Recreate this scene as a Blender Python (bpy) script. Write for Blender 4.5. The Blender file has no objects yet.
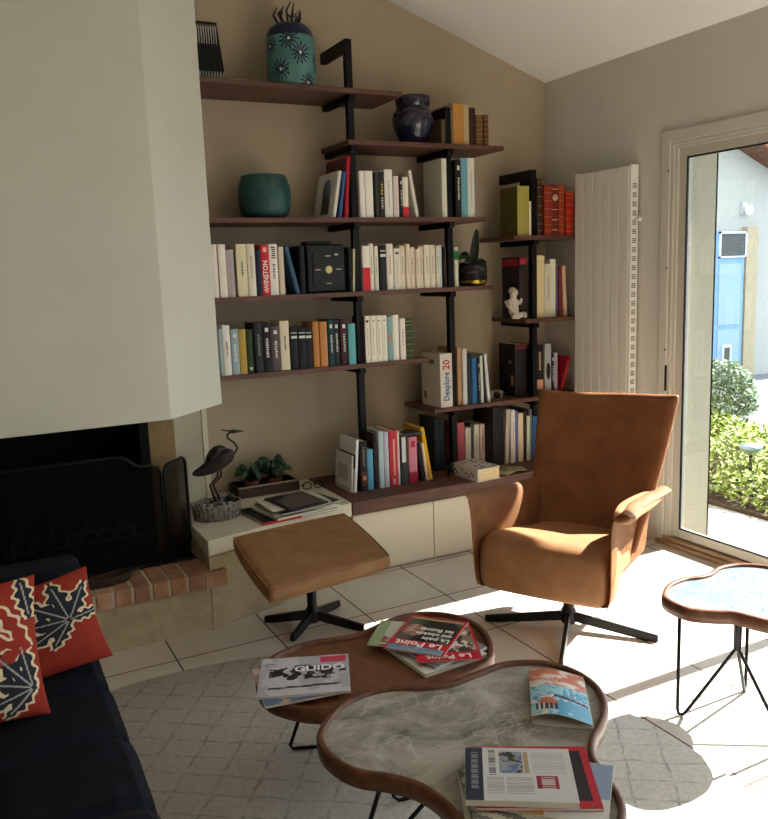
import bpy, bmesh, math, random
from mathutils import Vector, Matrix, noise
random.seed(7)
PI=math.pi
SC=bpy.context.scene
COL=SC.collection
# ------------------------------------------------------------ materials
def lin(h):
    if not isinstance(h,str): return (h[0],h[1],h[2],1)
    c=[int(h[i:i+2],16)/255 for i in (0,2,4)]
    return tuple([x/12.92 if x<=.04045 else ((x+.055)/1.055)**2.4 for x in c])+(1,)
MC={}
def mat(color,rough=.6,kind='plain',metal=0,key=None,**k):
    ky=key or (color,rough,kind,metal,tuple(sorted(k.items())))
    if ky in MC: return MC[ky]
    m=bpy.data.materials.new(kind+'_'+(color if isinstance(color,str) else 'mix'))
    m.use_nodes=True
    nt=m.node_tree; N=nt.nodes; L=nt.links
    b=N['Principled BSDF']
    b.inputs['Base Color'].default_value=lin(color)
    b.inputs['Roughness'].default_value=rough
    b.inputs['Metallic'].default_value=metal
    b.inputs['Specular IOR Level'].default_value=k.get('spec',.25)
    def tex(scale=(1,1,1),rot=(0,0,0),gen=False):
        tc=N.new('ShaderNodeTexCoord'); mp=N.new('ShaderNodeMapping')
        mp.inputs['Scale'].default_value=scale; mp.inputs['Rotation'].default_value=rot
        L.new(tc.outputs['Object'],mp.inputs[0]); return mp.outputs[0]
    def noi(v,scale,detail=4,rough=.55,dist=0):
        n=N.new('ShaderNodeTexNoise'); n.inputs['Scale'].default_value=scale
        n.inputs['Detail'].default_value=detail; n.inputs['Roughness'].default_value=rough
        n.inputs['Distortion'].default_value=dist; L.new(v,n.inputs['Vector']); return n.outputs['Fac']
    def ramp(f,stops):
        r=N.new('ShaderNodeValToRGB'); e=r.color_ramp.elements
        while len(e)<len(stops): e.new(.5)
        for i,(p,c) in enumerate(stops): e[i].position=p; e[i].color=lin(c)
        L.new(f,r.inputs[0]); return r.outputs[0]
    def bump(f,s,d=.01):
        bb=N.new('ShaderNodeBump'); bb.inputs['Strength'].default_value=s; bb.inputs['Distance'].default_value=d
        L.new(f,bb.inputs['Height']); L.new(bb.outputs[0],b.inputs['Normal'])
    def mixc(f,a,c,mode='MIX'):
        x=N.new('ShaderNodeMix'); x.data_type='RGBA'; x.blend_type=mode
        if isinstance(f,(int,float)): x.inputs[0].default_value=f
        else: L.new(f,x.inputs[0])
        for s,i in ((a,6),(c,7)):
            if isinstance(s,str): x.inputs[i].default_value=lin(s)
            else: L.new(s,x.inputs[i])
        return x.outputs[2]
    bc=b.inputs['Base Color']
    if kind=='paint':
        v=tex(); f=noi(v,3,3); L.new(ramp(f,[(.3,k['c2']),(.7,color)]),bc); bump(noi(v,220,2),.12,.002)
    elif kind=='wood':
        v=tex(k.get('scale',(1.2,14,14))); f=noi(v,k.get('ns',6),6,.62,.9)
        L.new(ramp(f,[(.3,k['c2']),(.5,color),(.72,k['c3'])]),bc); bump(f,.12,.002)
    elif kind=='leather':
        v=tex(); f=noi(v,9,5,.6); L.new(ramp(f,[(.3,k['c2']),(.55,color),(.8,k['c3'])]),bc)
        bump(noi(v,350,3),.18,.002); b.inputs['Sheen Weight'].default_value=.25
        b.inputs['Sheen Tint'].default_value=lin('c08a5a')
    elif kind=='fabric':
        v=tex(); f=noi(v,14,4); L.new(ramp(f,[(.3,k['c2']),(.7,color)]),bc); bump(noi(v,500,2),.4,.002)
        b.inputs['Sheen Weight'].default_value=k.get('sheen',.0)
    elif kind=='marble':
        v=tex((1.5,1.9,1),(0,0,.5)); f=noi(v,3.4,10,.72,.5)
        base=ramp(f,[(.30,'474640'),(.42,'78756c'),(.55,'9a968d'),(.72,'b5b1a8')])
        w=N.new('ShaderNodeTexNoise'); w.inputs['Scale'].default_value=2.2; w.inputs['Detail'].default_value=6; w.inputs['Distortion'].default_value=.9
        L.new(v,w.inputs['Vector'])
        rr=ramp(w.outputs['Fac'],[(.491,'000000'),(.5,'9a9a9a'),(.509,'000000')])
        L.new(mixc(rr,base,'cfccc2'),bc)
    elif kind=='mosaic':
        v=tex(); vo=N.new('ShaderNodeTexVoronoi'); vo.feature='DISTANCE_TO_EDGE'; vo.inputs['Scale'].default_value=38; L.new(v,vo.inputs['Vector'])
        vc=N.new('ShaderNodeTexVoronoi'); vc.inputs['Scale'].default_value=38; L.new(v,vc.inputs['Vector'])
        hs=ramp(noi(v,4,4),[(.3,'6f7868'),(.5,'5f7180'),(.7,'8c8a6f')])
        e=ramp(vo.outputs['Distance'],[(0,'ffffff'),(.05,'000000')])
        L.new(mixc(e,hs,'39414a'),bc); bump(vo.outputs['Distance'],.3,.003)
    elif kind=='tile':
        v=tex(); n1=ramp(noi(v,2.2,6,.6,.6),[(.3,'bdb4a7'),(.6,'ccc5ba'),(.8,'d5cfc4')])
        # square ceramic tiles, 0.434 m with dark joints aligned with the walls
        sx=N.new('ShaderNodeSeparateXYZ'); L.new(v,sx.inputs[0])
        def joint(o,off):
            a=N.new('ShaderNodeMath'); a.operation='SUBTRACT'; L.new(o,a.inputs[0]); a.inputs[1].default_value=off
            p=N.new('ShaderNodeMath'); p.operation='PINGPONG'; L.new(a.outputs[0],p.inputs[0]); p.inputs[1].default_value=.217
            c=N.new('ShaderNodeMath'); c.operation='LESS_THAN'; L.new(p.outputs[0],c.inputs[0]); c.inputs[1].default_value=.0036
            return c.outputs[0]
        a,c2=joint(sx.outputs[0],1.096),joint(sx.outputs[1],3.262)
        mx=N.new('ShaderNodeMath'); mx.operation='MAXIMUM'; L.new(a,mx.inputs[0]); L.new(c2,mx.inputs[1])
        L.new(mixc(mx.outputs[0],n1,'54483c'),bc)
        rv=N.new('ShaderNodeMath'); rv.operation='MULTIPLY_ADD'; L.new(mx.outputs[0],rv.inputs[0]); rv.inputs[1].default_value=.4; rv.inputs[2].default_value=.36
        L.new(rv.outputs[0],b.inputs['Roughness']); bump(mx.outputs[0],-.3,.003)
    elif kind=='rug':
        v=tex((1,1,1),(0,0,.62)); sx=N.new('ShaderNodeSeparateXYZ')
        dn=N.new('ShaderNodeTexNoise'); dn.inputs['Scale'].default_value=9; dn.inputs['Detail'].default_value=3; L.new(v,dn.inputs['Vector'])
        ad=N.new('ShaderNodeVectorMath'); ad.operation='MULTIPLY_ADD'; L.new(dn.outputs['Color'],ad.inputs[0]); ad.inputs[1].default_value=(.035,.035,0); L.new(v,ad.inputs[2])
        L.new(ad.outputs[0],sx.inputs[0])
        def ln(o,per,w):
            p=N.new('ShaderNodeMath'); p.operation='PINGPONG'; L.new(o,p.inputs[0]); p.inputs[1].default_value=per/2
            c=N.new('ShaderNodeMapRange'); L.new(p.outputs[0],c.inputs[0]); c.inputs[1].default_value=w*.3; c.inputs[2].default_value=w; c.inputs[3].default_value=1; c.inputs[4].default_value=0
            return c.outputs[0]
        a,c2=ln(sx.outputs[0],.125,.007),ln(sx.outputs[1],.095,.006)
        mx=N.new('ShaderNodeMath'); mx.operation='MAXIMUM'; L.new(a,mx.inputs[0]); L.new(c2,mx.inputs[1])
        br=N.new('ShaderNodeMath'); br.operation='MULTIPLY'; L.new(mx.outputs[0],br.inputs[0])
        L.new(ramp(noi(v,22,4,.7),[(.38,'000000'),(.62,'ffffff')]),br.inputs[1])
        fl=ramp(noi(v,60,4,.7),[(.3,'bbb5aa'),(.7,'d3cdc3')])
        L.new(mixc(br.outputs[0],fl,'9c968c'),bc); bump(noi(v,260,3,.7),.9,.006)
    elif kind=='speckle':
        v=tex(); L.new(ramp(noi(v,k.get('ns',30),5,.7,.5),[(.38,k['c2']),(.6,color),(.78,k['c3'])]),bc); bump(noi(v,60,3),.2,.003)
    elif kind=='brickwork':
        v=tex(); L.new(ramp(noi(v,7,5,.6),[(.3,k['c2']),(.5,color),(.7,k['c3'])]),bc); bump(noi(v,120,4),.4,.004)
    elif kind=='glass':
        N.remove(b); t=N.new('ShaderNodeBsdfTransparent'); g=N.new('ShaderNodeBsdfGlossy'); g.inputs['Roughness'].default_value=.01
        t.inputs[0].default_value=(.95,.97,.96,1)
        fr=N.new('ShaderNodeFresnel'); fr.inputs[0].default_value=1.35; mx=N.new('ShaderNodeMixShader')
        L.new(fr.outputs[0],mx.inputs[0]); L.new(t.outputs[0],mx.inputs[1]); L.new(g.outputs[0],mx.inputs[2]); L.new(mx.outputs[0],N['Material Output'].inputs[0])
    elif kind=='gauze':
        t=N.new('ShaderNodeBsdfTransparent'); mx=N.new('ShaderNodeMixShader'); mx.inputs[0].default_value=k.get('cover',.72)
        L.new(t.outputs[0],mx.inputs[1]); L.new(b.outputs[0],mx.inputs[2]); L.new(mx.outputs[0],N['Material Output'].inputs[0])
    elif kind=='leaf':
        v=tex(); L.new(ramp(noi(v,k.get('ns',8),3),[(.35,k['c2']),(.65,color)]),bc)
    MC[ky]=m; return m
# ------------------------------------------------------------ mesh builder (world coordinates unless a parent transform is given)
class MB:
    def __init__(s): s.v=[]; s.f=[]; s.mi=[]; s.sm=[]
    def add(s,vs,fs,mi=0,smooth=False,M=None):
        o=len(s.v)
        for p in vs:
            p=Vector(p)
            if M is not None: p=M@p
            s.v.append(p)
        for f in fs: s.f.append([o+i for i in f]); s.mi.append(mi); s.sm.append(smooth)
        return s
    def box(s,x0,x1,y0,y1,z0,z1,mi=0,M=None):
        v=[(x,y,z) for z in (z0,z1) for y in (y0,y1) for x in (x0,x1)]
        return s.add(v,[(0,2,3,1),(4,5,7,6),(0,1,5,4),(2,6,7,3),(0,4,6,2),(1,3,7,5)],mi,False,M)
    def prism(s,poly,z0,z1,mi=0,M=None,mside=None,smooth=False):
        n=len(poly); area=sum(poly[i][0]*poly[(i+1)%n][1]-poly[(i+1)%n][0]*poly[i][1] for i in range(n))
        if area<0: poly=poly[::-1]
        v=[(x,y,z0) for x,y in poly]+[(x,y,z1) for x,y in poly]
        s.add(v,[tuple(range(n-1,-1,-1)),tuple(range(n,2*n))],mi,False,M)
        s.add(v,[(i,(i+1)%n,n+(i+1)%n,n+i) for i in range(n)],mi if mside is None else mside,smooth,M)
        return s
    def tube(s,pts,r,seg=10,mi=0,M=None,caps=True,closed=False):
        pts=[Vector(p) for p in pts]; n=len(pts); rr=r if isinstance(r,(list,tuple)) else [r]*n
        rings=[]; up=None
        for i,p in enumerate(pts):
            a=pts[(i-1)%n] if (i>0 or closed) else p; b=pts[(i+1)%n] if (i<n-1 or closed) else p
            t=(b-a).normalized()
            if up is None:
                up=Vector((0,0,1)) if abs(t.z)<.9 else Vector((1,0,0))
            x=t.cross(up)
            if x.length<1e-6: x=t.orthogonal()
            x.normalize(); y=x.cross(t).normalized(); up=y
            rings.append([p+(x*math.cos(2*PI*k/seg)+y*math.sin(2*PI*k/seg))*rr[i] for k in range(seg)])
        v=[q for R in rings for q in R]; f=[]
        for i in range(n if closed else n-1):
            j=(i+1)%n
            for k in range(seg): f.append((i*seg+k,i*seg+(k+1)%seg,j*seg+(k+1)%seg,j*seg+k))
        if caps and not closed: f+= [tuple(range(seg-1,-1,-1)),tuple((n-1)*seg+k for k in range(seg))]
        return s.add(v,f,mi,True,M)
    def lathe(s,prof,c=(0,0,0),seg=40,mi=0,M=None,mf=None,sx=1,sy=1):
        n=len(prof); v=[]
        for r,z in prof:
            for k in range(seg):
                a=2*PI*k/seg; v.append((c[0]+r*math.cos(a)*sx,c[1]+r*math.sin(a)*sy,c[2]+z))
        o=len(s.v)
        for i in range(n-1):
            for k in range(seg):
                m_=mi if mf is None else mf(2*PI*(k+.5)/seg,(prof[i][1]+prof[i+1][1])/2)
                pass
        fs=[];ms=[]
        for i in range(n-1):
            for k in range(seg):
                fs.append((i*seg+k,i*seg+(k+1)%seg,(i+1)*seg+(k+1)%seg,(i+1)*seg+k)); ms.append(mi if mf is None else mf(2*PI*(k+.5)/seg,(prof[i][1]+prof[i+1][1])/2))
        s.add(v,fs,mi,True,M); s.mi[-len(ms):]=ms
        for idx,rev in ((0,True),(n-1,False)):
            if prof[idx][0]>1e-5:
                t=list(range(idx*seg,idx*seg+seg)); 
                if rev: t=t[::-1]
                s.f.append([o+q for q in t]); s.mi.append(mi); s.sm.append(False)
        return s
    def grid(s,nu,nv,fn,mi=0,mf=None,smooth=True,M=None,wrapu=False):
        v=[fn(i/(nu),j/(nv)) for j in range(nv+1) for i in range(nu+1)]
        f=[];ms=[]
        for j in range(nv):
            for i in range(nu):
                a=j*(nu+1)+i; f.append((a,a+1,a+nu+2,a+nu+1)); ms.append(mi if mf is None else mf((i+.5)/nu,(j+.5)/nv))
        s.add(v,f,mi,smooth,M); s.mi[-len(ms):]=ms
        return s
    def build(s,name,mats,parent=None,local=False,sub=0,bevel=0,solid=0,weld=False,autosmooth=True):
        if not isinstance(mats,(list,tuple)): mats=[mats]
        me=bpy.data.meshes.new(name); vs=s.v
        if parent is not None and not local:
            Mi=WM(parent).inverted(); vs=[Mi@p for p in vs]
        me.from_pydata([tuple(p) for p in vs],[],s.f)
        for m in mats: me.materials.append(m)
        me.polygons.foreach_set('material_index',s.mi); me.polygons.foreach_set('use_smooth',s.sm)
        me.update()
        if weld:
            bm=bmesh.new(); bm.from_mesh(me); bmesh.ops.remove_doubles(bm,verts=bm.verts,dist=1e-4); bm.to_mesh(me); bm.free()
        o=bpy.data.objects.new(name,me); COL.objects.link(o)
        if parent is not None: o.parent=parent
        if solid: q=o.modifiers.new('solid','SOLIDIFY'); q.thickness=solid; q.offset=0
        if bevel:
            q=o.modifiers.new('bevel','BEVEL'); q.width=bevel; q.segments=3; q.limit_method='ANGLE'; q.angle_limit=.6
        if sub: q=o.modifiers.new('sub','SUBSURF'); q.levels=sub; q.render_levels=sub
        return o
def WM(o):
    M=Matrix.LocRotScale(o.location,o.rotation_euler,None)
    return WM(o.parent)@M if o.parent else M
def tag(o,label,cat,group=None,kind=None):
    o['label']=label; o['category']=cat
    if group: o['group']=group
    if kind: o['kind']=kind
    return o
def thing(name,label,cat,loc=(0,0,0),rz=0,group=None,rot=None):
    o=bpy.data.objects.new(name,None); COL.objects.link(o); o.location=loc
    o.rotation_euler=rot if rot else (0,0,rz); o.empty_display_size=.05
    return tag(o,label,cat,group)
def struct(o): o['kind']='structure'; return o
def text_geo(txt,size,M,mb,mi=0,extrude=.0004,align='CENTER',sx=1):
    c=bpy.data.curves.new('t','FONT'); c.body=txt; c.size=size; c.extrude=extrude; c.align_x=align; c.align_y='CENTER'; c.resolution_u=2; c.offset=size*.018
    o=bpy.data.objects.new('t',c); me=o.to_mesh()
    mb.add([(v.co.x*sx,v.co.y,v.co.z) for v in me.vertices],[tuple(p.vertices) for p in me.polygons],mi,False,M)
    o.to_mesh_clear(); bpy.data.objects.remove(o); bpy.data.curves.remove(c)
def spline(P,n=8,closed=True):
    out=[]; m=len(P)
    rng=range(m if closed else m-1)
    for i in rng:
        g=(lambda k: Vector(P[k%m])) if closed else (lambda k: Vector(P[max(0,min(m-1,k))]))
        a,b,c,d=g(i-1),g(i),g(i+1),g(i+2)
        for k in range(n):
            t=k/n; out.append(.5*((2*b)+(c-a)*t+(2*a-5*b+4*c-d)*t*t+(3*b-a-3*c+d)*t**3))
    if not closed: out.append(Vector(P[-1]))
    return out

SUN=9.5; SKY=1.5; EXPO=1.95
BOOKS={
 's2':(2.225,3.965,'beside the navy vase','old books beside the navy vase',0.2,[
  (2.437, 2.463, 0.127, '5a4a30', 'brown olive book behind the black bracket', 0, 'n'),
  (2.5025, 2.506, 0.219, 'b5ad97', 'tall thin pale grey book', 0, 'n'),
  (2.507, 2.576, 0.211, 'b9803c', 'thick ochre orange book', 0, 'd'),
  (2.578, 2.611, 0.209, 'b3a17c', 'cream beige slim book', 0, 'n'),
  (2.613, 2.657, 0.198, '3b2720', 'dark brown book', 0, 'n'),
  (2.662, 2.708, 0.162, '6b4a30', 'short brown leather book', 0, 'g'),
  (2.709, 2.739, 0.164, '55382a', 'short dark leather book', 0, 'g'),
 ]),
 's3':(1.837,3.965,"on the bowl's shelf",'books on the shelf with the green bowl',0.21,[
  (1.772, 1.791, 0.236, 'd8d5cc', 'white paperback with a photo cover, leaning right', 11, 'c'),
  (1.803, 1.818, 0.23, '3f5f9c', 'thin blue book leaning right', 9, 'n'),
  (1.838, 1.858, 0.308, 'a81e2a', 'tall red book leaning right, patterned cover', 5, 'r'),
  (1.929, 1.959, 0.235, 'e4e0d6', 'white paperback', 0, 'n'),
  (1.962, 2.006, 0.236, 'e8e4da', 'white thick paperback', 0, 'n'),
  (2.017, 2.038, 0.231, '3c3a38', 'dark grey slim book', 0, 'n'),
  (2.041, 2.073, 0.232, '2b2b2e', 'black book with yellow and white spine lettering', 0, 'y'),
  (2.076, 2.124, 0.246, 'e6e2d8', 'tall thick white book', 0, 'd'),
  (2.126, 2.158, 0.213, 'dccdc6', 'pinkish white paperback', 0, 'd'),
  (2.161, 2.18, 0.209, '2a2523', 'slim black book', 0, 'w'),
  (2.184, 2.219, 0.209, 'e5ddcd', 'cream book with a red lower spine', 0, 'b'),
  (2.262, 2.281, 0.245, 'd9d4c6', 'thin white book leaning left', -10, 'n'),
  (2.432, 2.463, 0.312, 'd8d4c6', 'tall thick pale grey book, blank side', 0, 'P'),
  (2.513, 2.55, 0.306, '1f1c1b', 'tall black book with white spine lettering', 0, 'w'),
  (2.552, 2.596, 0.318, '6ea4b3', 'tall sky blue book', 0, 'n'),
  (2.597, 2.641, 0.319, 'd6d6d0', 'tall white book at the end', 0, 'd'),
 ]),
 's4':(1.457,3.965,"on the clock's shelf",'books on the shelf with the black clock',0.15,[
  (1.099, 1.116, 0.253, 'd3c6ba', 'slim pinkish cream paperback', 0, 'n'),
  (1.118, 1.152, 0.255, 'dccfc4', 'pinkish white paperback', 0, 'n'),
  (1.155, 1.192, 0.255, 'ddd3c4', 'off white paperback', 0, 'n'),
  (1.196, 1.235, 0.228, 'a59b9b', 'short lilac grey paperback', 0, 'd'),
  (1.246, 1.299, 0.255, 'd4cba6', 'thick cream book with small black vertical lettering', 0, 'k'),
  (1.3, 1.339, 0.255, 'd6cdb8', 'cream white paperback with faint grey lettering', 0, 'm'),
  (1.343, 1.369, 0.225, '202a38', 'navy blue book', 0, 'n'),
  (1.372, 1.414, 0.249, 'c3282f', 'red book with white WINSTON on its spine', 0, 'W'),
  (1.416, 1.46, 0.253, 'e2ddd2', 'white book with black vertical lettering', 0, 'K'),
  (1.463, 1.491, 0.237, 'c9bba7', 'beige slim paperback', 0, 'n'),
  (1.549, 1.571, 0.242, '37566e', 'slate blue book leaning left', -13, 'n'),
  (1.578, 1.606, 0.24, '15161a', 'black book pressed against the clock', 0, 'n'),
  (1.87, 1.882, 0.22, 'cfc0a2', 'very thin cream booklet', 3, 'n'),
  (1.85, 1.868, 0.23, '161617', 'black book beside the red and white one', 0, 'n'),
  (1.93, 1.971, 0.234, 'e0d7cc', 'slim white book with a red lower half', 0, 'B'),
  (1.973, 2.0, 0.246, 'ddd6c8', 'slim white book', 0, 'm'),
  (2.001, 2.025, 0.233, 'd9d2c4', 'short slim white book', 0, 'm'),
  (2.033, 2.072, 0.237, '22221f', 'black book with white label at top', 0, 't'),
  (2.075, 2.115, 0.243, 'e3d9ca', 'tall cream book', 0, 'm'),
  (2.116, 2.154, 0.217, 'ddd6c8', 'white book with dark mark at top', 0, 'T'),
  (2.156, 2.188, 0.23, 'dccfb4', 'cream paperback', 0, 'm'),
  (2.19, 2.214, 0.24, 'e0d2bb', 'tall cream paperback', 0, 'm'),
  (2.216, 2.246, 0.221, 'd8c8b4', 'short cream paperback', 0, 'm'),
  (2.249, 2.271, 0.212, 'dcd2bf', 'slim short ivory paperback', 0, 'm'),
  (2.273, 2.302, 0.225, 'd9caaf', 'straw coloured paperback', 0, 'm'),
  (2.304, 2.339, 0.233, 'e1d6c0', 'ivory paperback', 0, 'm'),
  (2.341, 2.374, 0.232, 'ddd2c0', 'off white paperback', 0, 'm'),
  (2.376, 2.397, 0.226, 'd9d0b4', 'slim pale yellow paperback', 0, 'm'),
  (2.399, 2.42, 0.231, 'b9ccd2', 'slim pale blue paperback', 0, 'n'),
  (2.431, 2.443, 0.22, '4a3b2e', 'very thin dark brown book', 0, 'n'),
  (2.504, 2.529, 0.219, 'cfd2c0', 'white book with green band at top', 0, 'G'),
 ]),
 's5':(1.075,3.965,'on shelf below clock','books on the shelf under the clock',0.15,[
  (1.129, 1.146, 0.232, '93a5a6', 'slim pale blue grey book', 0, 'n'),
  (1.149, 1.187, 0.247, 'd8d1c5', 'white paperback with thin spine lettering', 0, 'k'),
  (1.192, 1.231, 0.225, '8d9fa3', 'grey blue book with white lettering', 0, 'w'),
  (1.232, 1.268, 0.223, 'a78b3e', 'mustard yellow book', 0, 'n'),
  (1.273, 1.308, 0.218, '2b3a26', 'dark green book with pale foot spot', 0, 's'),
  (1.312, 1.353, 0.25, '25262a', 'black book with thin grey lettering', 0, 'm'),
  (1.355, 1.399, 0.247, '161618', 'black book with large white lettering', 0, 'w'),
  (1.402, 1.448, 0.229, '57494a', 'mauve grey book with white lettering', 0, 'w'),
  (1.451, 1.501, 0.251, 'd5c9ac', 'thick cream book', 0, 'k'),
  (1.503, 1.544, 0.215, '15171c', 'white banded black volume, left of its three', 0, 't'),
  (1.545, 1.586, 0.213, '16181d', 'white banded black volume, middle of its three', 0, 't'),
  (1.588, 1.625, 0.21, '14161b', 'white banded black volume, right of its three', 0, 't'),
  (1.63, 1.665, 0.236, 'b5783f', 'tan orange book, left of the pair', 0, 'd'),
  (1.667, 1.708, 0.234, 'b97e45', 'tan orange book, right of the pair', 0, 'd'),
  (1.715, 1.747, 0.242, '1e3a3c', 'dark teal book with white lettering', 0, 'w'),
  (1.748, 1.783, 0.239, '232429', 'charcoal book with white lettering', 0, 'w'),
  (1.785, 1.824, 0.237, '3f2227', 'dark wine red book with white lettering', 0, 'w'),
  (1.826, 1.868, 0.216, '5fa0a3', 'turquoise book', 0, 'n'),
  (1.9235, 1.9265, 0.247, '6d5257', 'dull mauve slim book beside the upright', 0, 'n'),
  (1.927, 1.957, 0.25, 'e4ddcb', 'ivory volume with a black emblem', 0, 'T'),
  (1.958, 1.991, 0.249, 'e4ddcb', 'ivory volume with a small dark number', 0, 'v'),
  (1.993, 2.026, 0.249, 'e2dbc9', 'ivory volume with dark number, set third', 0, 'v'),
  (2.027, 2.058, 0.248, 'e5decd', 'ivory volume ending its set', 0, 'v'),
  (2.06, 2.095, 0.238, '7fa0a0', 'grey teal book with an orange spot', 0, 'o'),
  (2.097, 2.134, 0.246, 'e4dfd3', 'tall white paperback', 0, 'n'),
  (2.136, 2.17, 0.225, 'e0d5cc', 'slim pinkish white paperback', 0, 'm'),
  (2.175, 2.225, 0.22, '2f4428', 'dark green leather book with pale bands', 0, 'g'),
 ]),
 's6':(0.781,3.965,"on the dictionary's shelf",'books on the shelf with the thick white dictionary',0.21,[
  (2.385, 2.464, 0.307, 'd8d2c6', 'very thick white dictionary with blue red lettering', 0, 'D'),
  (2.509, 2.536, 0.331, 'b98f6a', 'slim tan book', 0, 'n'),
  (2.538, 2.567, 0.323, 'ccd0d2', 'slim white blue book', 0, 'n'),
  (2.569, 2.598, 0.292, '1f2f33', 'dark teal book', 0, 'n'),
  (2.601, 2.632, 0.267, '3470a8', 'blue book', 0, 'n'),
  (2.634, 2.652, 0.259, '232326', 'thin black book with white lettering', 0, 'w'),
  (2.66, 2.679, 0.275, 'cfdcd5', 'thin pale green book', -1.5, 'n'),
  (2.684, 2.704, 0.274, '1c2a33', 'thin black and blue book leaning left', -3, 'n'),
  (2.712, 2.732, 0.283, 'd9dad6', 'thin white book leaning left', -5, 'n'),
 ]),
 's6r':(0.781,4.02,'behind the armchair back',"books standing behind the chair's back",0.18,[
  (2.947, 3.032, 0.317, '1b1517', 'thick black volume with a wine red top', 0, 'q'),
  (3.102, 3.154, 0.298, '2a1b1d', 'black book with white and orange spine', 0, 'O'),
  (3.171, 3.219, 0.303, 'a8a8a8', 'grey book with a black oval', 0, 'e'),
  (3.221, 3.241, 0.239, '23252c', 'thin black book with white lettering', 0, 'w'),
  (3.242, 3.272, 0.243, 'a79fb3', 'slim lilac white book', 0, 'm'),
  (3.282, 3.302, 0.222, 'a31f2b', 'red book leaning far right', 17, 'n'),
 ]),
 'sA':(1.731,3.965,'on the top corner shelf','old volumes on the top corner shelf',0.18,[
  (2.932, 3.016, 0.28, 'a3994e', 'thick olive green volume', 0, 'h'),
  (3.019, 3.035, 0.196, 'e6e0c8', 'thin ivory booklet against the black upright', 0, 'n'),
  (3.082, 3.118, 0.324, '3a2620', 'tall dark brown leather volume', 0, 'g'),
  (3.123, 3.175, 0.288, '8f2f22', 'gold banded red leather volume, left of three', 0, 'g'),
  (3.178, 3.228, 0.292, '6e2420', 'wine red volume with a gilt emblem', 0, 'E'),
  (3.231, 3.273, 0.29, '94361f', 'rust red leather volume with gold bands', 0, 'g'),
  (3.282, 3.341, 0.253, 'a3201e', 'short scarlet leather volume', 0, 'g'),
 ]),
 'sB':(1.248,3.99,"on the cherub's shelf",'books on the shelf with the cherub',0.17,[
  (2.959, 3.009, 0.362, '2c1c20', 'black patterned book with a red top', 0, 'R'),
  (3.086, 3.141, 0.368, 'd9c79d', 'thick cream book', 0, 'n'),
  (3.143, 3.188, 0.317, 'cdc8b0', 'short pale book with speckled spine', 0, 'm'),
  (3.191, 3.233, 0.345, 'd9d7c6', 'white book', 0, 'n'),
  (3.235, 3.252, 0.309, '5b4f6e', 'thin purple book', 0, 'n'),
  (3.254, 3.279, 0.302, '6e2f2c', 'slim brick red book', 0, 'n'),
  (3.291, 3.319, 0.302, 'c9a588', 'slim peach book leaning left', -3, 'n'),
 ]),
 'slab':(0.403,3.865,'on the low cabinet','books on the low cabinet',0.21,[
  (1.761, 1.772, 0.198, 'ccc9c2', 'small white booklet in front', 4, 'f'),
  (1.775, 1.793, 0.282, 'd9d7d2', 'white book with a black band, leaning right', 5, 'j'),
  (1.82, 1.862, 0.271, '1b1a1b', 'black book with a portrait at its foot', 0, 'p'),
  (1.865, 1.901, 0.219, '5c9dbb', 'short light blue book', 0, 'n'),
  (1.904, 1.929, 0.307, '2d201f', 'dark brown book', 0, 'n'),
  (1.931, 1.961, 0.312, 'a9bec2', 'pale teal and white book', 0, 'n'),
  (1.962, 1.992, 0.305, 'b4b5c2', 'silver lilac book', 0, 'n'),
  (1.996, 2.044, 0.306, 'c1343a', 'thick red book with white foot mark', 0, 'a'),
  (2.047, 2.061, 0.296, 'e2ddd6', 'thin white book', 0, 'n'),
  (2.064, 2.108, 0.278, '3a3d40', 'black and white book', 0, 'u'),
  (2.112, 2.164, 0.258, 'cf7f90', 'pink book with a crimson foot', 0, 'i'),
  (2.195, 2.214, 0.212, '1e1b1c', 'black book leaning left', -7, 'n'),
  (2.218, 2.233, 0.217, 'ded3b9', 'thin cream book leaning left', -7, 'n'),
  (2.242, 2.265, 0.302, 'd8a51f', 'tall yellow book leaning left', -9, 'n'),
 ]),
 'slabm':(0.403,4.02,'behind the floral book','books behind the floral book',0.18,[
  (2.374, 2.408, 0.313, '17222b', 'dark navy folder', 0, 'n'),
  (2.41, 2.445, 0.297, '141c22', 'black folder', 0, 'n'),
  (2.531, 2.58, 0.265, 'c05a68', 'pink red book', 0, 'n'),
  (2.582, 2.62, 0.23, 'd6d0bf', 'cream book', 0, 'n'),
  (2.622, 2.642, 0.25, '4a5348', 'dark green slim book', 0, 'n'),
  (2.644, 2.679, 0.243, 'dcd8cc', 'white book with floral spine', 0, 'm'),
  (2.681, 2.718, 0.242, 'd8c5b8', 'pinkish cream book', 0, 'm'),
 ]),
 'slabr':(0.403,3.93,'standing beside the armchair','tall books beside the chair back',0.22,[
  (2.717, 2.789, 0.344, '1d1719', 'thick black volume with figure on side', 0, 'n'),
  (2.80, 2.825, 0.325, 'bfb3aa', 'pale brown grey book leaning right', 3, 'n'),
  (2.843, 2.874, 0.321, 'dad8da', 'white lilac book', 0, 'm'),
  (2.877, 2.898, 0.311, '5d6f9c', 'thin blue white book', 0, 'n'),
  (2.9, 2.937, 0.293, 'dcc9ad', 'cream book', 0, 'n'),
  (2.939, 2.957, 0.305, '27221f', 'thin black book', 0, 'n'),
  (2.959, 2.983, 0.272, 'bfd0b8', 'slim pale green book', 0, 'n'),
  (2.985, 3.003, 0.306, '6e7378', 'thin grey book', 0, 'n'),
  (3.005, 3.047, 0.26, '2a5f97', 'blue book touching the chair', 0, 'n'),
 ]),
}
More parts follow.
